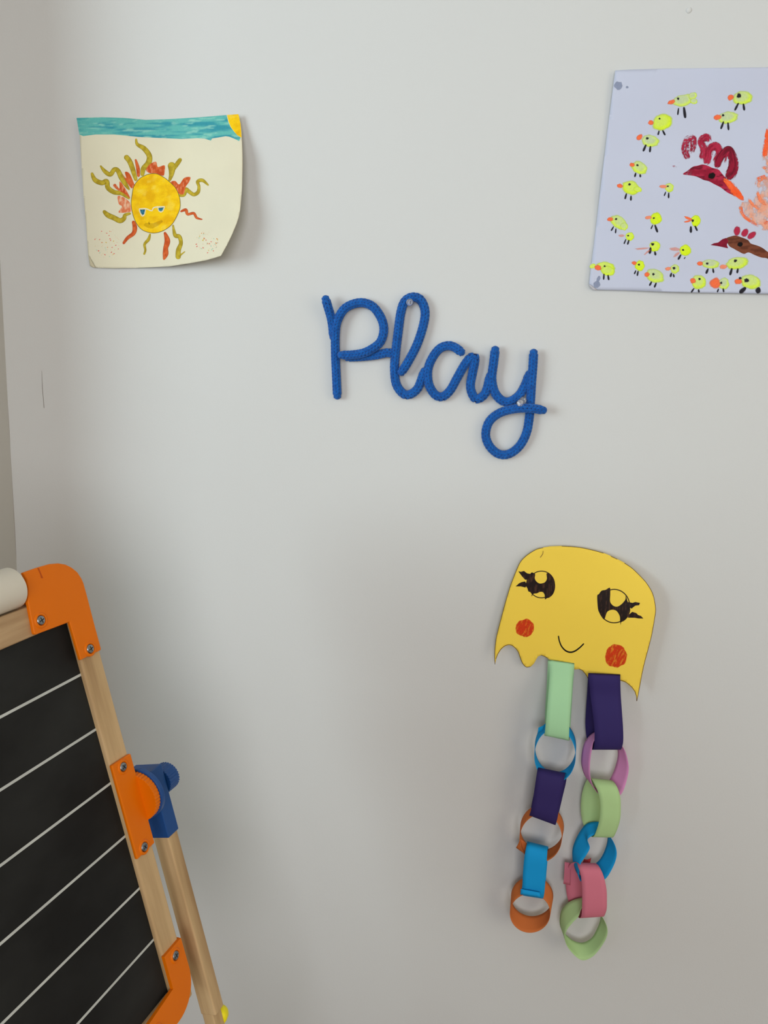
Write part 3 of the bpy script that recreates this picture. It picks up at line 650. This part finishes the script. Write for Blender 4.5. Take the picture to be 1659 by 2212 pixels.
link_strip([(1276, 1681, 22), (1285, 1695, 30), (1293, 1716, 34), (1296.5, 1742, 35), (1294, 1775, 34), (1282, 1807, 27), (1270, 1798, 17), (1259, 1778, 9), (1254.7, 1750, 8), (1256, 1722, 8), (1261, 1700, 10), (1268, 1685, 16)],
           [(1322, 1686, 22), (1332, 1698, 30), (1339, 1718, 34), (1341, 1742, 35), (1338.5, 1775, 34), (1325, 1808, 27), (1314, 1800, 17), (1301, 1780, 9), (1297, 1752, 8), (1298, 1724, 8), (1303, 1703, 10), (1312, 1688, 16)], 'green', 'light green paper loop between pink and blue loops')
link_strip([(1306, 1797, 27), (1321, 1812, 27), (1331, 1834, 27), (1331, 1854, 27), (1321, 1879, 27), (1307, 1899, 27), (1282, 1910, 27), (1255, 1904, 27), (1251, 1887, 27), (1254, 1866, 27), (1266, 1848, 27), (1274, 1831, 27), (1269, 1814, 27), (1284, 1803, 27)],
           [(1304, 1782, 12), (1312, 1800, 12), (1312, 1818, 12), (1306, 1838, 12), (1297, 1855, 12), (1284, 1868, 12), (1268, 1884, 12), (1250, 1890, 12), (1240, 1870, 12), (1236.5, 1850, 12), (1238, 1829, 12), (1250, 1801, 12), (1267, 1780, 12), (1290, 1775, 12)], 'blue', 'twisted blue paper loop below the light green one')
link_strip([(1245, 1863, 22), (1249, 1873, 30), (1254, 1888, 34), (1257, 1915, 35), (1257.5, 1943, 35), (1256.6, 1971, 33), (1253, 1983, 27), (1244, 1975, 17), (1230, 1952, 9), (1224, 1930, 8), (1222, 1905, 8), (1223, 1882, 9), (1233, 1866, 15)],
           [(1287, 1865, 22), (1296, 1875, 30), (1304, 1893, 34), (1310, 1920, 35), (1311, 1945, 35), (1310, 1966, 33), (1303, 1980, 27), (1292, 1972, 17), (1278, 1952, 9), (1271, 1930, 8), (1268, 1905, 8), (1267, 1882, 9), (1276, 1868, 15)], 'rose', 'rose pink paper loop between blue and green loops')
link_strip([(1272, 1957, 28), (1290, 1968, 28), (1304, 1986, 28), (1312, 2006, 28), (1310, 2025, 28), (1296, 2049, 28), (1278, 2068, 28), (1256, 2074, 28), (1233, 2055, 28), (1221, 2033, 28), (1223, 2012, 28), (1236, 1994, 28), (1250, 1979, 28), (1256, 1963, 28)],
           [(1275, 1944, 12), (1288, 1955, 12), (1297, 1972, 12), (1296, 1990, 12), (1289, 2008, 12), (1278, 2026, 12), (1259, 2036, 12), (1239, 2032, 12), (1222, 2018, 12), (1211, 2003, 12), (1209, 1986, 12), (1214, 1965, 12), (1230, 1948, 12), (1257, 1939, 12)], 'green', 'light green paper loop at the end of the chain')
def tab(name, quad, color, label):
    """loose end of a glued strip: corners (px, py, mm from wall)"""
    n = 6; q = [np.array(W(p[0], p[1], p[2] / 1000.0)) for p in quad]; V, Fc = [], []
    for i in range(n + 1):
        for j in range(n + 1):
            a, b = i / n, j / n
            p = (q[0] * (1 - a) + q[1] * a) * (1 - b) + (q[3] * (1 - a) + q[2] * a) * b
            p = p + np.array([0, -0.0015 * math.sin(math.pi * a), 0]); V.append(p)
    for i in range(n):
        for j in range(n): Fc.append((i * (n + 1) + j, i * (n + 1) + j + 1, (i + 1) * (n + 1) + j + 1, (i + 1) * (n + 1) + j))
    o = mesh(name, V, Fc, CARDS[color], gt, True)
    s = o.modifiers.new('thickness', 'SOLIDIFY'); s.thickness = 0.0003; s.offset = 0
    o['label'] = label
tab('strip_end', [(1124, 1811, 20), (1114.5, 1831, 20), (1134, 1845, 24), (1138, 1822, 24)], 'orange', 'orange end of a strip poking out')
tab('strip_end', [(1220, 1862, 12), (1217, 1909, 12), (1232, 1912, 9), (1232, 1864, 9)], 'rose', 'rose end of a strip poking out')
tab('strip_end', [(1262, 1856, 12), (1277, 1853, 12), (1274, 1868, 15), (1256, 1868, 15)], 'red', 'dark red inside end of a strip')
tab('strip_end', [(1125, 1920, 36), (1124, 1931.5, 36), (1168, 1938.5, 36), (1166, 1927.5, 36)], 'blue', 'blue overlapping end of a strip')
tab('strip_end', [(1163, 1572, 26), (1161, 1584, 25), (1172, 1578, 22), (1176, 1566, 22)], 'blue', 'blue cut end of a strip')

# ------------------------------------------------------------------ knitted word
Z3 = zoomer(670, 610, 3.0722)
knit_m = mat('blue_knit', lin(20, 100, 184), rough=0.85, color2=lin(14, 82, 160), scale=260, bump=0.5, bscale=2600, sheen=0.2, spec=0.15)
core_m = mat('blue_knit_shade', lin(8, 46, 108), rough=0.95, var=0.2, scale=300)  # yarn blue darkened to paint the shade in the gaps between stitches
ps = thing('knitted_word_sign', 'blue knitted cord sign spelling Play on the wall', 'sign', W(940, 815, 0))
CR_ = 0.0050
UE = []
for i in range(1, 5):
    for j in range(8):
        t, a = math.pi * i / 5, 2 * math.pi * j / 8
        UE.append((math.cos(t), math.sin(t) * math.cos(a), math.sin(t) * math.sin(a)))
UE = np.array([(1, 0, 0)] + UE + [(-1, 0, 0)], float)
UF = [(0, 1 + j, 1 + (j + 1) % 8) for j in range(8)]
for i in range(3):
    for j in range(8):
        a, b = 1 + i * 8 + j, 1 + i * 8 + (j + 1) % 8
        UF.append((a, a + 8, b + 8, b))
UF += [(25 + j, 33, 25 + (j + 1) % 8) for j in range(8)]

def knit_cord(name, pts, parent, phase=0.0):
    """i-cord: four columns of V stitches around a darker core; pts = crop x, y, distance of cord centre from wall in mm"""
    q = [(670 + p[0] / 3.0722, 610 + p[1] / 3.0722, p[2] / 1000.0) for p in pts]
    R = smooth_path(q, 1.0)
    P = np.array([W(*p) for p in R])
    L = np.concatenate([[0], np.cumsum(np.linalg.norm(np.diff(P, axis=0), axis=1))])
    def at(s): return np.array([np.interp(s, L, P[:, k]) for k in range(3)])
    def frame(s):
        T = at(min(s + 0.001, L[-1])) - at(max(s - 0.001, 0)); T /= np.linalg.norm(T)
        N = np.array([0, -1.0, 0]); N -= T * (N @ T); N /= np.linalg.norm(N)
        return T, N, np.cross(T, N)
    def rad(s):
        e = min(s, L[-1] - s)
        return CR_ * (0.84 + 0.16 * sstep(0, 0.003, e))
    V, Fc, MI = [], [], []
    # core
    n = max(6, int(L[-1] / 0.0025)); seg = 12
    for i in range(n + 1):
        s = L[-1] * i / n; T, N, B = frame(s); c_ = at(s); r = rad(s) * 0.84 * (0.6 if i in (0, n) else 1)
        for j in range(seg):
            a = 2 * math.pi * j / seg; V.append(c_ + r * (math.cos(a) * N + math.sin(a) * B))
    for i in range(n):
        for j in range(seg):
            a, b = i * seg + j, i * seg + (j + 1) % seg; Fc.append((a, b, b + seg, a + seg)); MI.append(1)
    Fc.append(tuple(range(seg))); MI.append(1); Fc.append(tuple(n * seg + j for j in reversed(range(seg)))); MI.append(1)
    pitch = 0.0036; rows = int(L[-1] / pitch); pitch = L[-1] / rows
    for r_ in range(rows + 1):
        s = r_ * pitch; T, N, B = frame(s); c_ = at(s); rr = rad(s)
        for k in range(8):
            a = phase + 2 * math.pi * (k + 0.5) / 8
            rd = math.cos(a) * N + math.sin(a) * B; cd = -math.sin(a) * N + math.cos(a) * B
            sg = 1 if k % 2 == 0 else -1
            tau = math.radians(24) * sg
            ax = math.cos(tau) * T + math.sin(tau) * cd; bx = -math.sin(tau) * T + math.cos(tau) * cd
            la, lb, lc = pitch * 0.86, rr * 0.315, rr * 0.20
            ctr = c_ + rd * rr * 0.81
            M = ctr + UE[:, :1] * ax * la + UE[:, 1:2] * bx * lb + UE[:, 2:3] * rd * lc
            k0 = len(V); V.extend(M); Fc.extend(tuple(i + k0 for i in f) for f in UF); MI.extend([0] * len(UF))
    # closing tuft at each end
    for s, sg in ((0.0, -1), (L[-1], 1)):
        T, N, B = frame(s); c_ = at(s)
        M = c_ + T * sg * 0.0008 + UE[:, :1] * T * 0.0036 + UE[:, 1:2] * N * CR_ * 0.80 + UE[:, 2:3] * B * CR_ * 0.80
        k0 = len(V); V.extend(M); Fc.extend(tuple(i + k0 for i in f) for f in UF); MI.extend([0] * len(UF))
    me = bpy.data.meshes.new(name); me.from_pydata([tuple(v) for v in V], [], Fc); me.update()
    bm = bmesh.new(); bm.from_mesh(me); bmesh.ops.recalc_face_normals(bm, faces=bm.faces); bm.to_mesh(me); bm.free()
    o = link(name, me, [knit_m, core_m], parent, True)
    me.polygons.foreach_set('material_index', MI); me.update()
    return o
B0 = 6.0
knit_cord('letter_p', [(180, 752, B0), (174, 620, B0), (168, 480, B0), (168, 340, B0 + 2), (183, 250, B0 + 3), (235, 170, B0 + 3), (330, 135, B0), (412, 158, B0), (468, 230, B0), (489, 310, B0), (470, 388, B0 + 2),
                       (425, 432, B0 + 5), (355, 468, B0 + 6), (275, 481, B0 + 6), (206, 482, B0 + 6)], ps)
knit_cord('serif_cord', [(103, 112, 13), (116, 155, 13), (138, 230, 9), (150, 300, 6), (153, 360, 5.5)], ps)
knit_cord('linking_cord', [(250, 497, B0 - 1), (340, 493, B0 - 1), (430, 484, B0 - 1), (475, 474, B0), (520, 466, B0), (552, 478, B0)], ps)
knit_cord('letter_l', [(606, 595, B0 + 4), (650, 527, B0 + 4), (710, 410, B0 + 1), (752, 280, B0), (762, 190, B0), (735, 120, B0), (684, 98, B0), (630, 125, B0), (602, 200, B0), (584, 330, B0), (568, 460, B0),
                       (560, 570, B0), (572, 675, B0), (618, 738, B0), (665, 742, B0), (712, 705, B0), (740, 640, B0 - .3), (756, 590, B0 - .5)], ps, 0.2)
knit_cord('letter_a', [(1002, 462, B0 + 5), (960, 432, B0 + 2), (915, 420, B0 + 1), (860, 440, B0), (812, 500, B0), (782, 580, B0 + 1), (788, 675, B0 + 1), (830, 745, B0), (880, 757, B0), (930, 715, B0), (975, 635, B0),
                       (1020, 555, B0), (1058, 505, B0), (1090, 495, B0), (1092, 530, B0), (1078, 600, B0), (1064, 690, B0), (1083, 755, B0), (1112, 773, B0), (1155, 745, B0), (1178, 690, B0), (1192, 620, B0 - .5)], ps, 0.1)
ly = knit_cord('letter_y', [(1228, 448, B0 + 2), (1218, 530, B0 + 2), (1206, 640, B0 + 1), (1226, 730, B0), (1275, 785, B0), (1330, 788, B0), (1390, 745, B0), (1430, 675, B0), (1452, 610, B0)], ps, 0.15)
knit_cord('tail_cord', [(1483, 468, B0 + 3), (1478, 560, B0 + 3), (1470, 660, B0 + 3), (1463, 780, B0), (1454, 900, B0), (1435, 1000, B0), (1390, 1085, B0), (1320, 1138, B0), (1250, 1138, B0), (1190, 1085, B0), (1165, 1010, B0),
                        (1188, 925, B0), (1255, 868, B0 + 2), (1350, 840, B0 + 6), (1450, 834, B0 + 10.5), (1545, 848, B0 + 7)], ps, 0.05)

# ------------------------------------------------------------------ clear push pins
pin_m = mat('clear_plastic', (0.95, 0.97, 1.0), rough=0.08, trans=0.88, ior=1.45, spec=0.5)
steel_m = mat('steel', lin(150, 155, 160), rough=0.3, metal=1.0, var=0.1, spec=0.5)
def push_pin(px, py, d0, label, tilt):
    base = W(px, py, 0.0)
    t = thing('push_pin', label, 'push pin', base, 'clear push pins holding the knitted word')
    def lathe(name, prof, m):
        V, Fc = [], []; n = 24
        for r, y in prof:
            for j in range(n):
                a = 2 * math.pi * j / n
                V.append(base + Vector((r * math.cos(a) + tilt[0] * y, -y, r * math.sin(a) + tilt[1] * y)))
        for i in range(len(prof) - 1):
            for j in range(n):
                a, b = i * n + j, i * n + (j + 1) % n; Fc.append((a, b, b + n, a + n))
        Fc.append(tuple(reversed(range(n)))); Fc.append(tuple((len(prof) - 1) * n + j for j in range(n)))
        o = mesh(name, V, Fc, m, t, True)
        me = o.data; bm = bmesh.new(); bm.from_mesh(me); bmesh.ops.recalc_face_normals(bm, faces=bm.faces); bm.to_mesh(me); bm.free()
    lathe('needle', [(0.0005, 0.0), (0.0006, d0)], steel_m)
    lathe('handle', [(0.0036, d0), (0.0039, d0 + 0.0008), (0.0037, d0 + 0.0016), (0.0022, d0 + 0.0024), (0.0019, d0 + 0.0050), (0.0022, d0 + 0.0078),
                     (0.0033, d0 + 0.0092), (0.0038, d0 + 0.0100), (0.0037, d0 + 0.0108), (0.0031, d0 + 0.0112), (0.0016, d0 + 0.0110)], pin_m)
push_pin(888, 651, 0.006, 'clear push pin inside the top loop of the letter l', (0.02, -0.12))
push_pin(1135, 860, 0.009, 'clear push pin in the crook of the letter y', (-0.30, -0.22))

# ------------------------------------------------------------------ easel
EP = Vector((-0.32570297, -0.27211018, 1.06247148))
EH = Vector((0.22162932, 0.97513099, 0.0)); EU = Vector((-0.2752349, 0.06255583, 0.95933963)); EN = Vector((0.9354818, -0.21261779, 0.28225429))
def Ep(s, t, o): return EP + EH * s + EU * t + EN * o
def Einv(px, py, off):
    v = cf + cr * ((px - CX) / F_PX) - cu * ((py - CY) / F_PX); O = EP + EN * off
    k = (O - CAM).dot(EN) / v.dot(EN); q = CAM + v * k - O
    return q.dot(EH), q.dot(EU)
def set_local_axes(o):
    """object axes along the easel (x along the rails, y up the posts, z out of the board) so that grain and noise follow it"""
    M = Matrix(((EH.x, EU.x, EN.x, EP.x), (EH.y, EU.y, EN.y, EP.y), (EH.z, EU.z, EN.z, EP.z), (0, 0, 0, 1)))
    o.data.transform(M.inverted()); o.matrix_world = M
    return o
def eobj(name, bm, m, parent, bevel=0.0, smooth=False):
    """bm in easel coordinates (s, t, o)"""
    bmesh.ops.recalc_face_normals(bm, faces=bm.faces)
    me = bpy.data.meshes.new(name); bm.to_mesh(me); bm.free()
    o = bpy.data.objects.new(name, me); COL.objects.link(o)
    for k in (m if isinstance(m, (list, tuple)) else [m]): me.materials.append(k)
    M = Matrix(((EH.x, EU.x, EN.x, EP.x), (EH.y, EU.y, EN.y, EP.y), (EH.z, EU.z, EN.z, EP.z), (0, 0, 0, 1)))
    if parent.parent is None:
        o.parent = parent; o.matrix_parent_inverse = Matrix.Translation(-parent.location); o.matrix_local = M if False else o.matrix_local
        o.matrix_basis = M
    else:
        o.parent = parent            # parent part already carries the easel axes
    if smooth: me.polygons.foreach_set('use_smooth', [True] * len(me.polygons))
    if bevel:
        b = o.modifiers.new('bevel', 'BEVEL'); b.width = bevel; b.segments = 3; b.limit_method = 'ANGLE'; b.angle_limit = math.radians(40)
    return o
def bm_box(s0, s1, t0, t1, o0, o1, bm=None):
    bm = bm or bmesh.new()
    v = [bm.verts.new((s, t, o)) for s in (s0, s1) for t in (t0, t1) for o in (o0, o1)]
    for q in ((0, 1, 3, 2), (4, 6, 7, 5), (0, 4, 5, 1), (2, 3, 7, 6), (0, 2, 6, 4), (1, 5, 7, 3)): bm.faces.new([v[i] for i in q])
    return bm
def bm_prism(poly, o0, o1, bm=None):
    bm = bm or bmesh.new(); n = len(poly)
    a = [bm.verts.new((p[0], p[1], o0)) for p in poly]; b = [bm.verts.new((p[0], p[1], o1)) for p in poly]
    bm.faces.new(a); bm.faces.new(list(reversed(b)))
    for i in range(n): bm.faces.new((a[i], a[(i + 1) % n], b[(i + 1) % n], b[i]))
    return bm
def bm_cyl(axis, c, r, l0, l1, seg=32, teeth=0, depth=0.0, bm=None, rings=None):
    """solid of revolution about axis ('h' or 'n') through c=(a, b); rings = [(radius, position)] overrides r, l0, l1"""
    bm = bm or bmesh.new(); rings = rings or [(r, l0), (r, l1)]; cols = []
    for rr, l in rings:
        ring_ = []
        for j in range(seg):
            a = 2 * math.pi * j / seg
            q = rr - (depth * (0.5 + 0.5 * math.cos(teeth * a)) if teeth else 0)
            x, y = q * math.cos(a), q * math.sin(a)
            ring_.append(bm.verts.new((l, c[0] + x, c[1] + y) if axis == 'h' else (c[0] + x, c[1] + y, l)))
        cols.append(ring_)
    for i in range(len(cols) - 1):
        for j in range(seg): bm.faces.new((cols[i][j], cols[i][(j + 1) % seg], cols[i + 1][(j + 1) % seg], cols[i + 1][j]))
    bm.faces.new(cols[0]); bm.faces.new(list(reversed(cols[-1])))
    return bm

pine_v = wood('pine_upright', lin(204, 174, 130), lin(160, 128, 88), (7.0, 0.5, 7.0))
pine_h = wood('pine_rail', lin(202, 172, 132), lin(156, 124, 88), (0.5, 7.0, 7.0))
orange_m = mat('orange_plastic', lin(230, 116, 0), rough=0.42, var=0.03, scale=20, spec=0.25)
blue_m = mat('blue_plastic', lin(28, 76, 140), rough=0.33, var=0.03, scale=20, spec=0.45)
yellowp_m = mat('yellow_plastic', lin(246, 232, 30), rough=0.4, var=0.02)
slate_m = mat('chalkboard_black', lin(36, 37, 36), rough=0.6, color2=lin(14, 14, 14), scale=12, stretch=(0.6, 1, 1), spec=0.3)
line_m = mat('white_ruled_line', lin(198, 202, 198), rough=0.6, var=0.12, scale=30)
dark_m = mat('screw_recess_shade', lin(40, 44, 50), rough=0.6, var=0.1)  # dark cross laid on the head, painted shade of the recess

SL = -0.420                                     # left end of the blackboard
RAIL_T, RAIL_B = 0.048, -0.301
FO, BO = 0.0043, -0.016                         # front and back of the wooden frame
base_xy = Ep(SL / 2, -1.0, 0)
ez = thing('chalkboard_easel', "child's wooden easel with a ruled black chalkboard and orange plastic corners", 'easel', (base_xy.x, base_xy.y, 0.0))
cb = eobj('chalkboard', bm_box(SL - 0.004, 0.004, RAIL_B - 0.004, RAIL_T + 0.004, -0.004, 0.0), slate_m, ez)
for i in range(6):
    eobj('ruled_line', bm_box(SL, 0.0, -0.04995 * i - 0.0011, -0.04995 * i + 0.0011, -0.0002, 0.00012), line_m, cb)
for s0 in (0.0, SL - 0.024):
    eobj('frame_post', bm_box(s0, s0 + 0.024, RAIL_B - 0.023, RAIL_T + 0.023, BO, FO), pine_v, ez, 0.0022)
eobj('frame_rail', bm_box(SL, 0.0, RAIL_T, RAIL_T + 0.024, BO, FO), pine_h, ez, 0.0016)
eobj('frame_rail', bm_box(SL, 0.0, RAIL_B - 0.024, RAIL_B, BO, FO), pine_h, ez, 0.0016)

def screw(s, t, o, parent, rot=0.3):
    bm = bm_cyl('n', (s, t), 0, 0, 0, 24, rings=[(0.0041, o - 0.0012), (0.0041, o + 0.0002), (0.0034, o + 0.0010), (0.0020, o + 0.0014)])
    nf = len(bm.faces)
    for a in (rot, rot + math.pi / 2):
        c_, s_ = math.cos(a), math.sin(a); L_, w_ = 0.0024, 0.00045
        pts = [(s + x * c_ - y * s_, t + x * s_ + y * c_) for x, y in ((-L_, -w_), (L_, -w_), (L_, w_), (-L_, w_))]
        bm_prism(pts, o + 0.0004, o + 0.00148, bm)
    for i, f in enumerate(bm.faces): f.material_index = 0 if i < nf else 1
    eobj('screw', bm, [steel_m, dark_m], parent)
    b2 = bm_cyl('n', (s, t), 0, 0, 0, 28, rings=[(0.0068, o - 0.001), (0.0066, o + 0.0002), (0.0058, o + 0.0009), (0.0046, o + 0.0009), (0.0044, o - 0.0002)])
    eobj('screw_boss', b2, orange_m, parent, smooth=False)

BF = 0.0075                                     # front of the orange brackets
def arc(cx_, cy_, r, a0, a1, n=10): return [(cx_ + r * math.cos(math.radians(a0 + (a1 - a0) * i / n)), cy_ + r * math.sin(math.radians(a0 + (a1 - a0) * i / n))) for i in range(n + 1)]
def mirror(poly): return [(SL - p[0], p[1]) for p in reversed(poly)]
top_poly = ([Einv(x, y, BF) for x, y in ((78, 1371), (151, 1343.5), (175, 1426), (219, 1404), (203, 1342), (188, 1284), (181, 1259), (176.5, 1249), (168, 1236), (156, 1226), (142, 1219), (127, 1216.5), (108.5, 1218), (81, 1226), (50, 1237),
                                           (58, 1252), (62, 1271), (61, 1300), (68, 1336), (74.5, 1369))])
top_sc = [Einv(88, 1340, BF), Einv(194.5, 1401.5, BF)]
low_poly = ([(-0.0405, RAIL_B - 0.0005), (-0.0006, RAIL_B + 0.0035), (-0.0006, -0.266)] + [(0.0243, -0.266)] + [(0.0248, -0.300)] + arc(-0.004, -0.2985, 0.0285, 0, -90, 10) + [(-0.0405, -0.327)])
low_sc = [Einv(379, 2064, BF), (-0.030, RAIL_B - 0.0125)]
side_poly = [(-0.0008, -0.0835), (0.0240, -0.0845), (0.0240, -0.1712), (-0.0008, -0.1718)]
side_sc = [Einv(266, 1656.5, BF), Einv(311.5, 1829.5, BF)]
for flip in (False, True):
    for poly, scs in ((top_poly, top_sc), (low_poly, low_sc)):
        pl = mirror(poly) if flip else poly
        b = eobj('corner_bracket', bm_prism(pl, FO - 0.0003, BF), orange_m, ez, 0.0012)
        # flange that wraps the outer side of the post
        side = [p for p in poly if p[0] > 0.0]
        for s_, t_ in scs: screw(SL - s_ if flip else s_, t_, BF, b, 0.25 if not flip else 1.0)
        ss = (0.0242, 0.0258); tt = (0.0135, 0.062) if poly is top_poly else (-0.300, -0.2665)
        eobj('bracket_flange', bm_box(*((SL - ss[1], SL - ss[0]) if flip else ss), *tt, BO - 0.001, FO), orange_m, b, 0.0006)
        if poly is top_poly:
            # block above the rail that the paper roll sits between
            s0, s1 = (-0.034, 0.012); s0, s1 = (SL - s1, SL - s0) if flip else (s0, s1)
            eobj('roll_holder', bm_box(s0, s1, 0.0725, 0.0935, BO, FO), orange_m, b, 0.004)
            if not flip:
                q = [Einv(x, y, BF) for x, y in ((80.5, 1227), (84, 1227), (91, 1244), (93.5, 1249), (88.5, 1249), (87, 1242))]
                eobj('slot', bm_prism(q, BF - 0.0002, BF + 0.00008), mat('orange_plastic_slot_shade', lin(190, 80, 4), rough=0.6, var=0.05), b)  # flat darker patch, the shade inside the slot put into its colour
    pl = mirror(side_poly) if flip else side_poly
    sb = eobj('side_bracket', bm_prism(pl, FO - 0.0003, BF), orange_m, ez, 0.0011)
    for s_, t_ in side_sc: screw(SL - s_ if flip else s_, t_, BF, sb, 0.6)
    fs = lambda a, b: (SL - b, SL - a) if flip else (a, b)
    eobj('toothed_disc', bm_cyl('h', (-0.127, -0.0005), 0.0228, *fs(0.0230, 0.0295), seg=220, teeth=44, depth=0.0006), orange_m, sb, 0.0004)
    # clamp on the support leg
    ck_ = eobj('clamp', bm_box(*fs(0.0430, 0.0590), -0.1785, -0.1120, -0.024, 0.0065), blue_m, ez, 0.0010)
    eobj('clamp_disc', bm_cyl('h', (-0.127, -0.0005), 0.0242, *fs(0.0297, 0.0345), seg=64), blue_m, ck_, 0.0008)
    eobj('clamp_hub', bm_cyl('h', (-0.127, -0.004), 0.0150, *fs(0.0340, 0.0440), seg=40), blue_m, ck_)
    eobj('knob', bm_cyl('h', (-0.131, -0.003), 0.0135, *fs(0.0600, 0.0740), seg=180, teeth=30, depth=0.0009), blue_m, ck_, 0.0006)
    # support legs: upper leg, pivot cap, front and rear lower legs down to the floor
    a0, a1 = fs(0.0440, 0.0582)
    eobj('support_leg', bm_box(a0, a1, -0.364, -0.150, -0.0128, 0.0050), pine_v, ez, 0.0016)
    cap_t = -0.3780
    capc = fs(0.0582, 0.0655)
    rings = [(0.0085, 0.0570), (0.0085, 0.0610), (0.0076, 0.0650), (0.0055, 0.0680), (0.0020, 0.0695)]
    if flip: rings = [(r, SL - l) for r, l in rings]
    eobj('bolt_cap', bm_cyl('h', (cap_t, -0.006), 0, 0, 0, 28, rings=rings), yellowp_m, ez, smooth=True)
    def leg_to_floor(tilt_extra, name, sa, sb_, th0, th1, tp):
        d = (-EU * math.cos(tilt_extra) - EN * math.sin(tilt_extra)); p = Ep((sa + sb_) / 2, tp, -0.010)
        ln = (p.z + 0.0) / -d.z
        bm = bm_box(sa, sb_, tp - ln * 1.0, tp + 0.010, th0, th1)
        # turn about the pivot, then cut flush with the floor
        bmesh.ops.rotate(bm, cent=(0, tp, -0.010), matrix=Matrix.Rotation(tilt_extra, 3, 'X'), verts=bm.verts)
        for v in bm.verts:
            w = Ep(*v.co)
            if w.z < 0.2:
                dd = EU * math.cos(tilt_extra) + EN * math.sin(tilt_extra)
                k = -w.z / dd.z; w2 = w + dd * k
                q = w2 - EP; v.co = (q.dot(EH), q.dot(EU), q.dot(EN))
        return eobj(name, bm, pine_v, ez, 0.0012)
    leg_to_floor(0.0, 'front_leg', a0 + 0.0006, a1 - 0.0006, -0.0120, 0.0008, -0.372)
    leg_to_floor(math.radians(24), 'rear_leg', a0 - 0.0145, a0 - 0.0002, -0.012, 0.000, -0.450)

# paper roll lying between the two top brackets
rr = 0.0168; RC = (0.0895, -0.004)
bm = bmesh.new(); segs = 48; s0, s1 = SL + 0.0405, -0.0405
prof = [(0.006, s0 + 0.002), (rr - 0.0008, s0), (rr, s0 + 0.0008), (rr, s1 - 0.0008), (rr - 0.0008, s1), (0.006, s1 - 0.002)]
cols = []
for r_, l in prof:
    cols.append([bm.verts.new((l, RC[0] + r_ * math.cos(2 * math.pi * j / segs), RC[1] + r_ * math.sin(2 * math.pi * j / segs))) for j in range(segs)])
for i in range(len(cols)):
    A_, B_ = cols[i], cols[(i + 1) % len(cols)]
    for j in range(segs): bm.faces.new((A_[j], A_[(j + 1) % segs], B_[(j + 1) % segs], B_[j]))
bmesh.ops.recalc_face_normals(bm, faces=bm.faces)
me = bpy.data.meshes.new('paper_roll'); bm.to_mesh(me); bm.free()
me.transform(Matrix(((EH.x, EU.x, EN.x, EP.x), (EH.y, EU.y, EN.y, EP.y), (EH.z, EU.z, EN.z, EP.z), (0, 0, 0, 1))))
pr = link('paper_roll', me, mat('roll_paper', lin(236, 230, 216), rough=0.7, var=0.02, scale=20), None, True)
tag(pr, 'white paper roll lying along the top rail of the easel', 'paper roll')
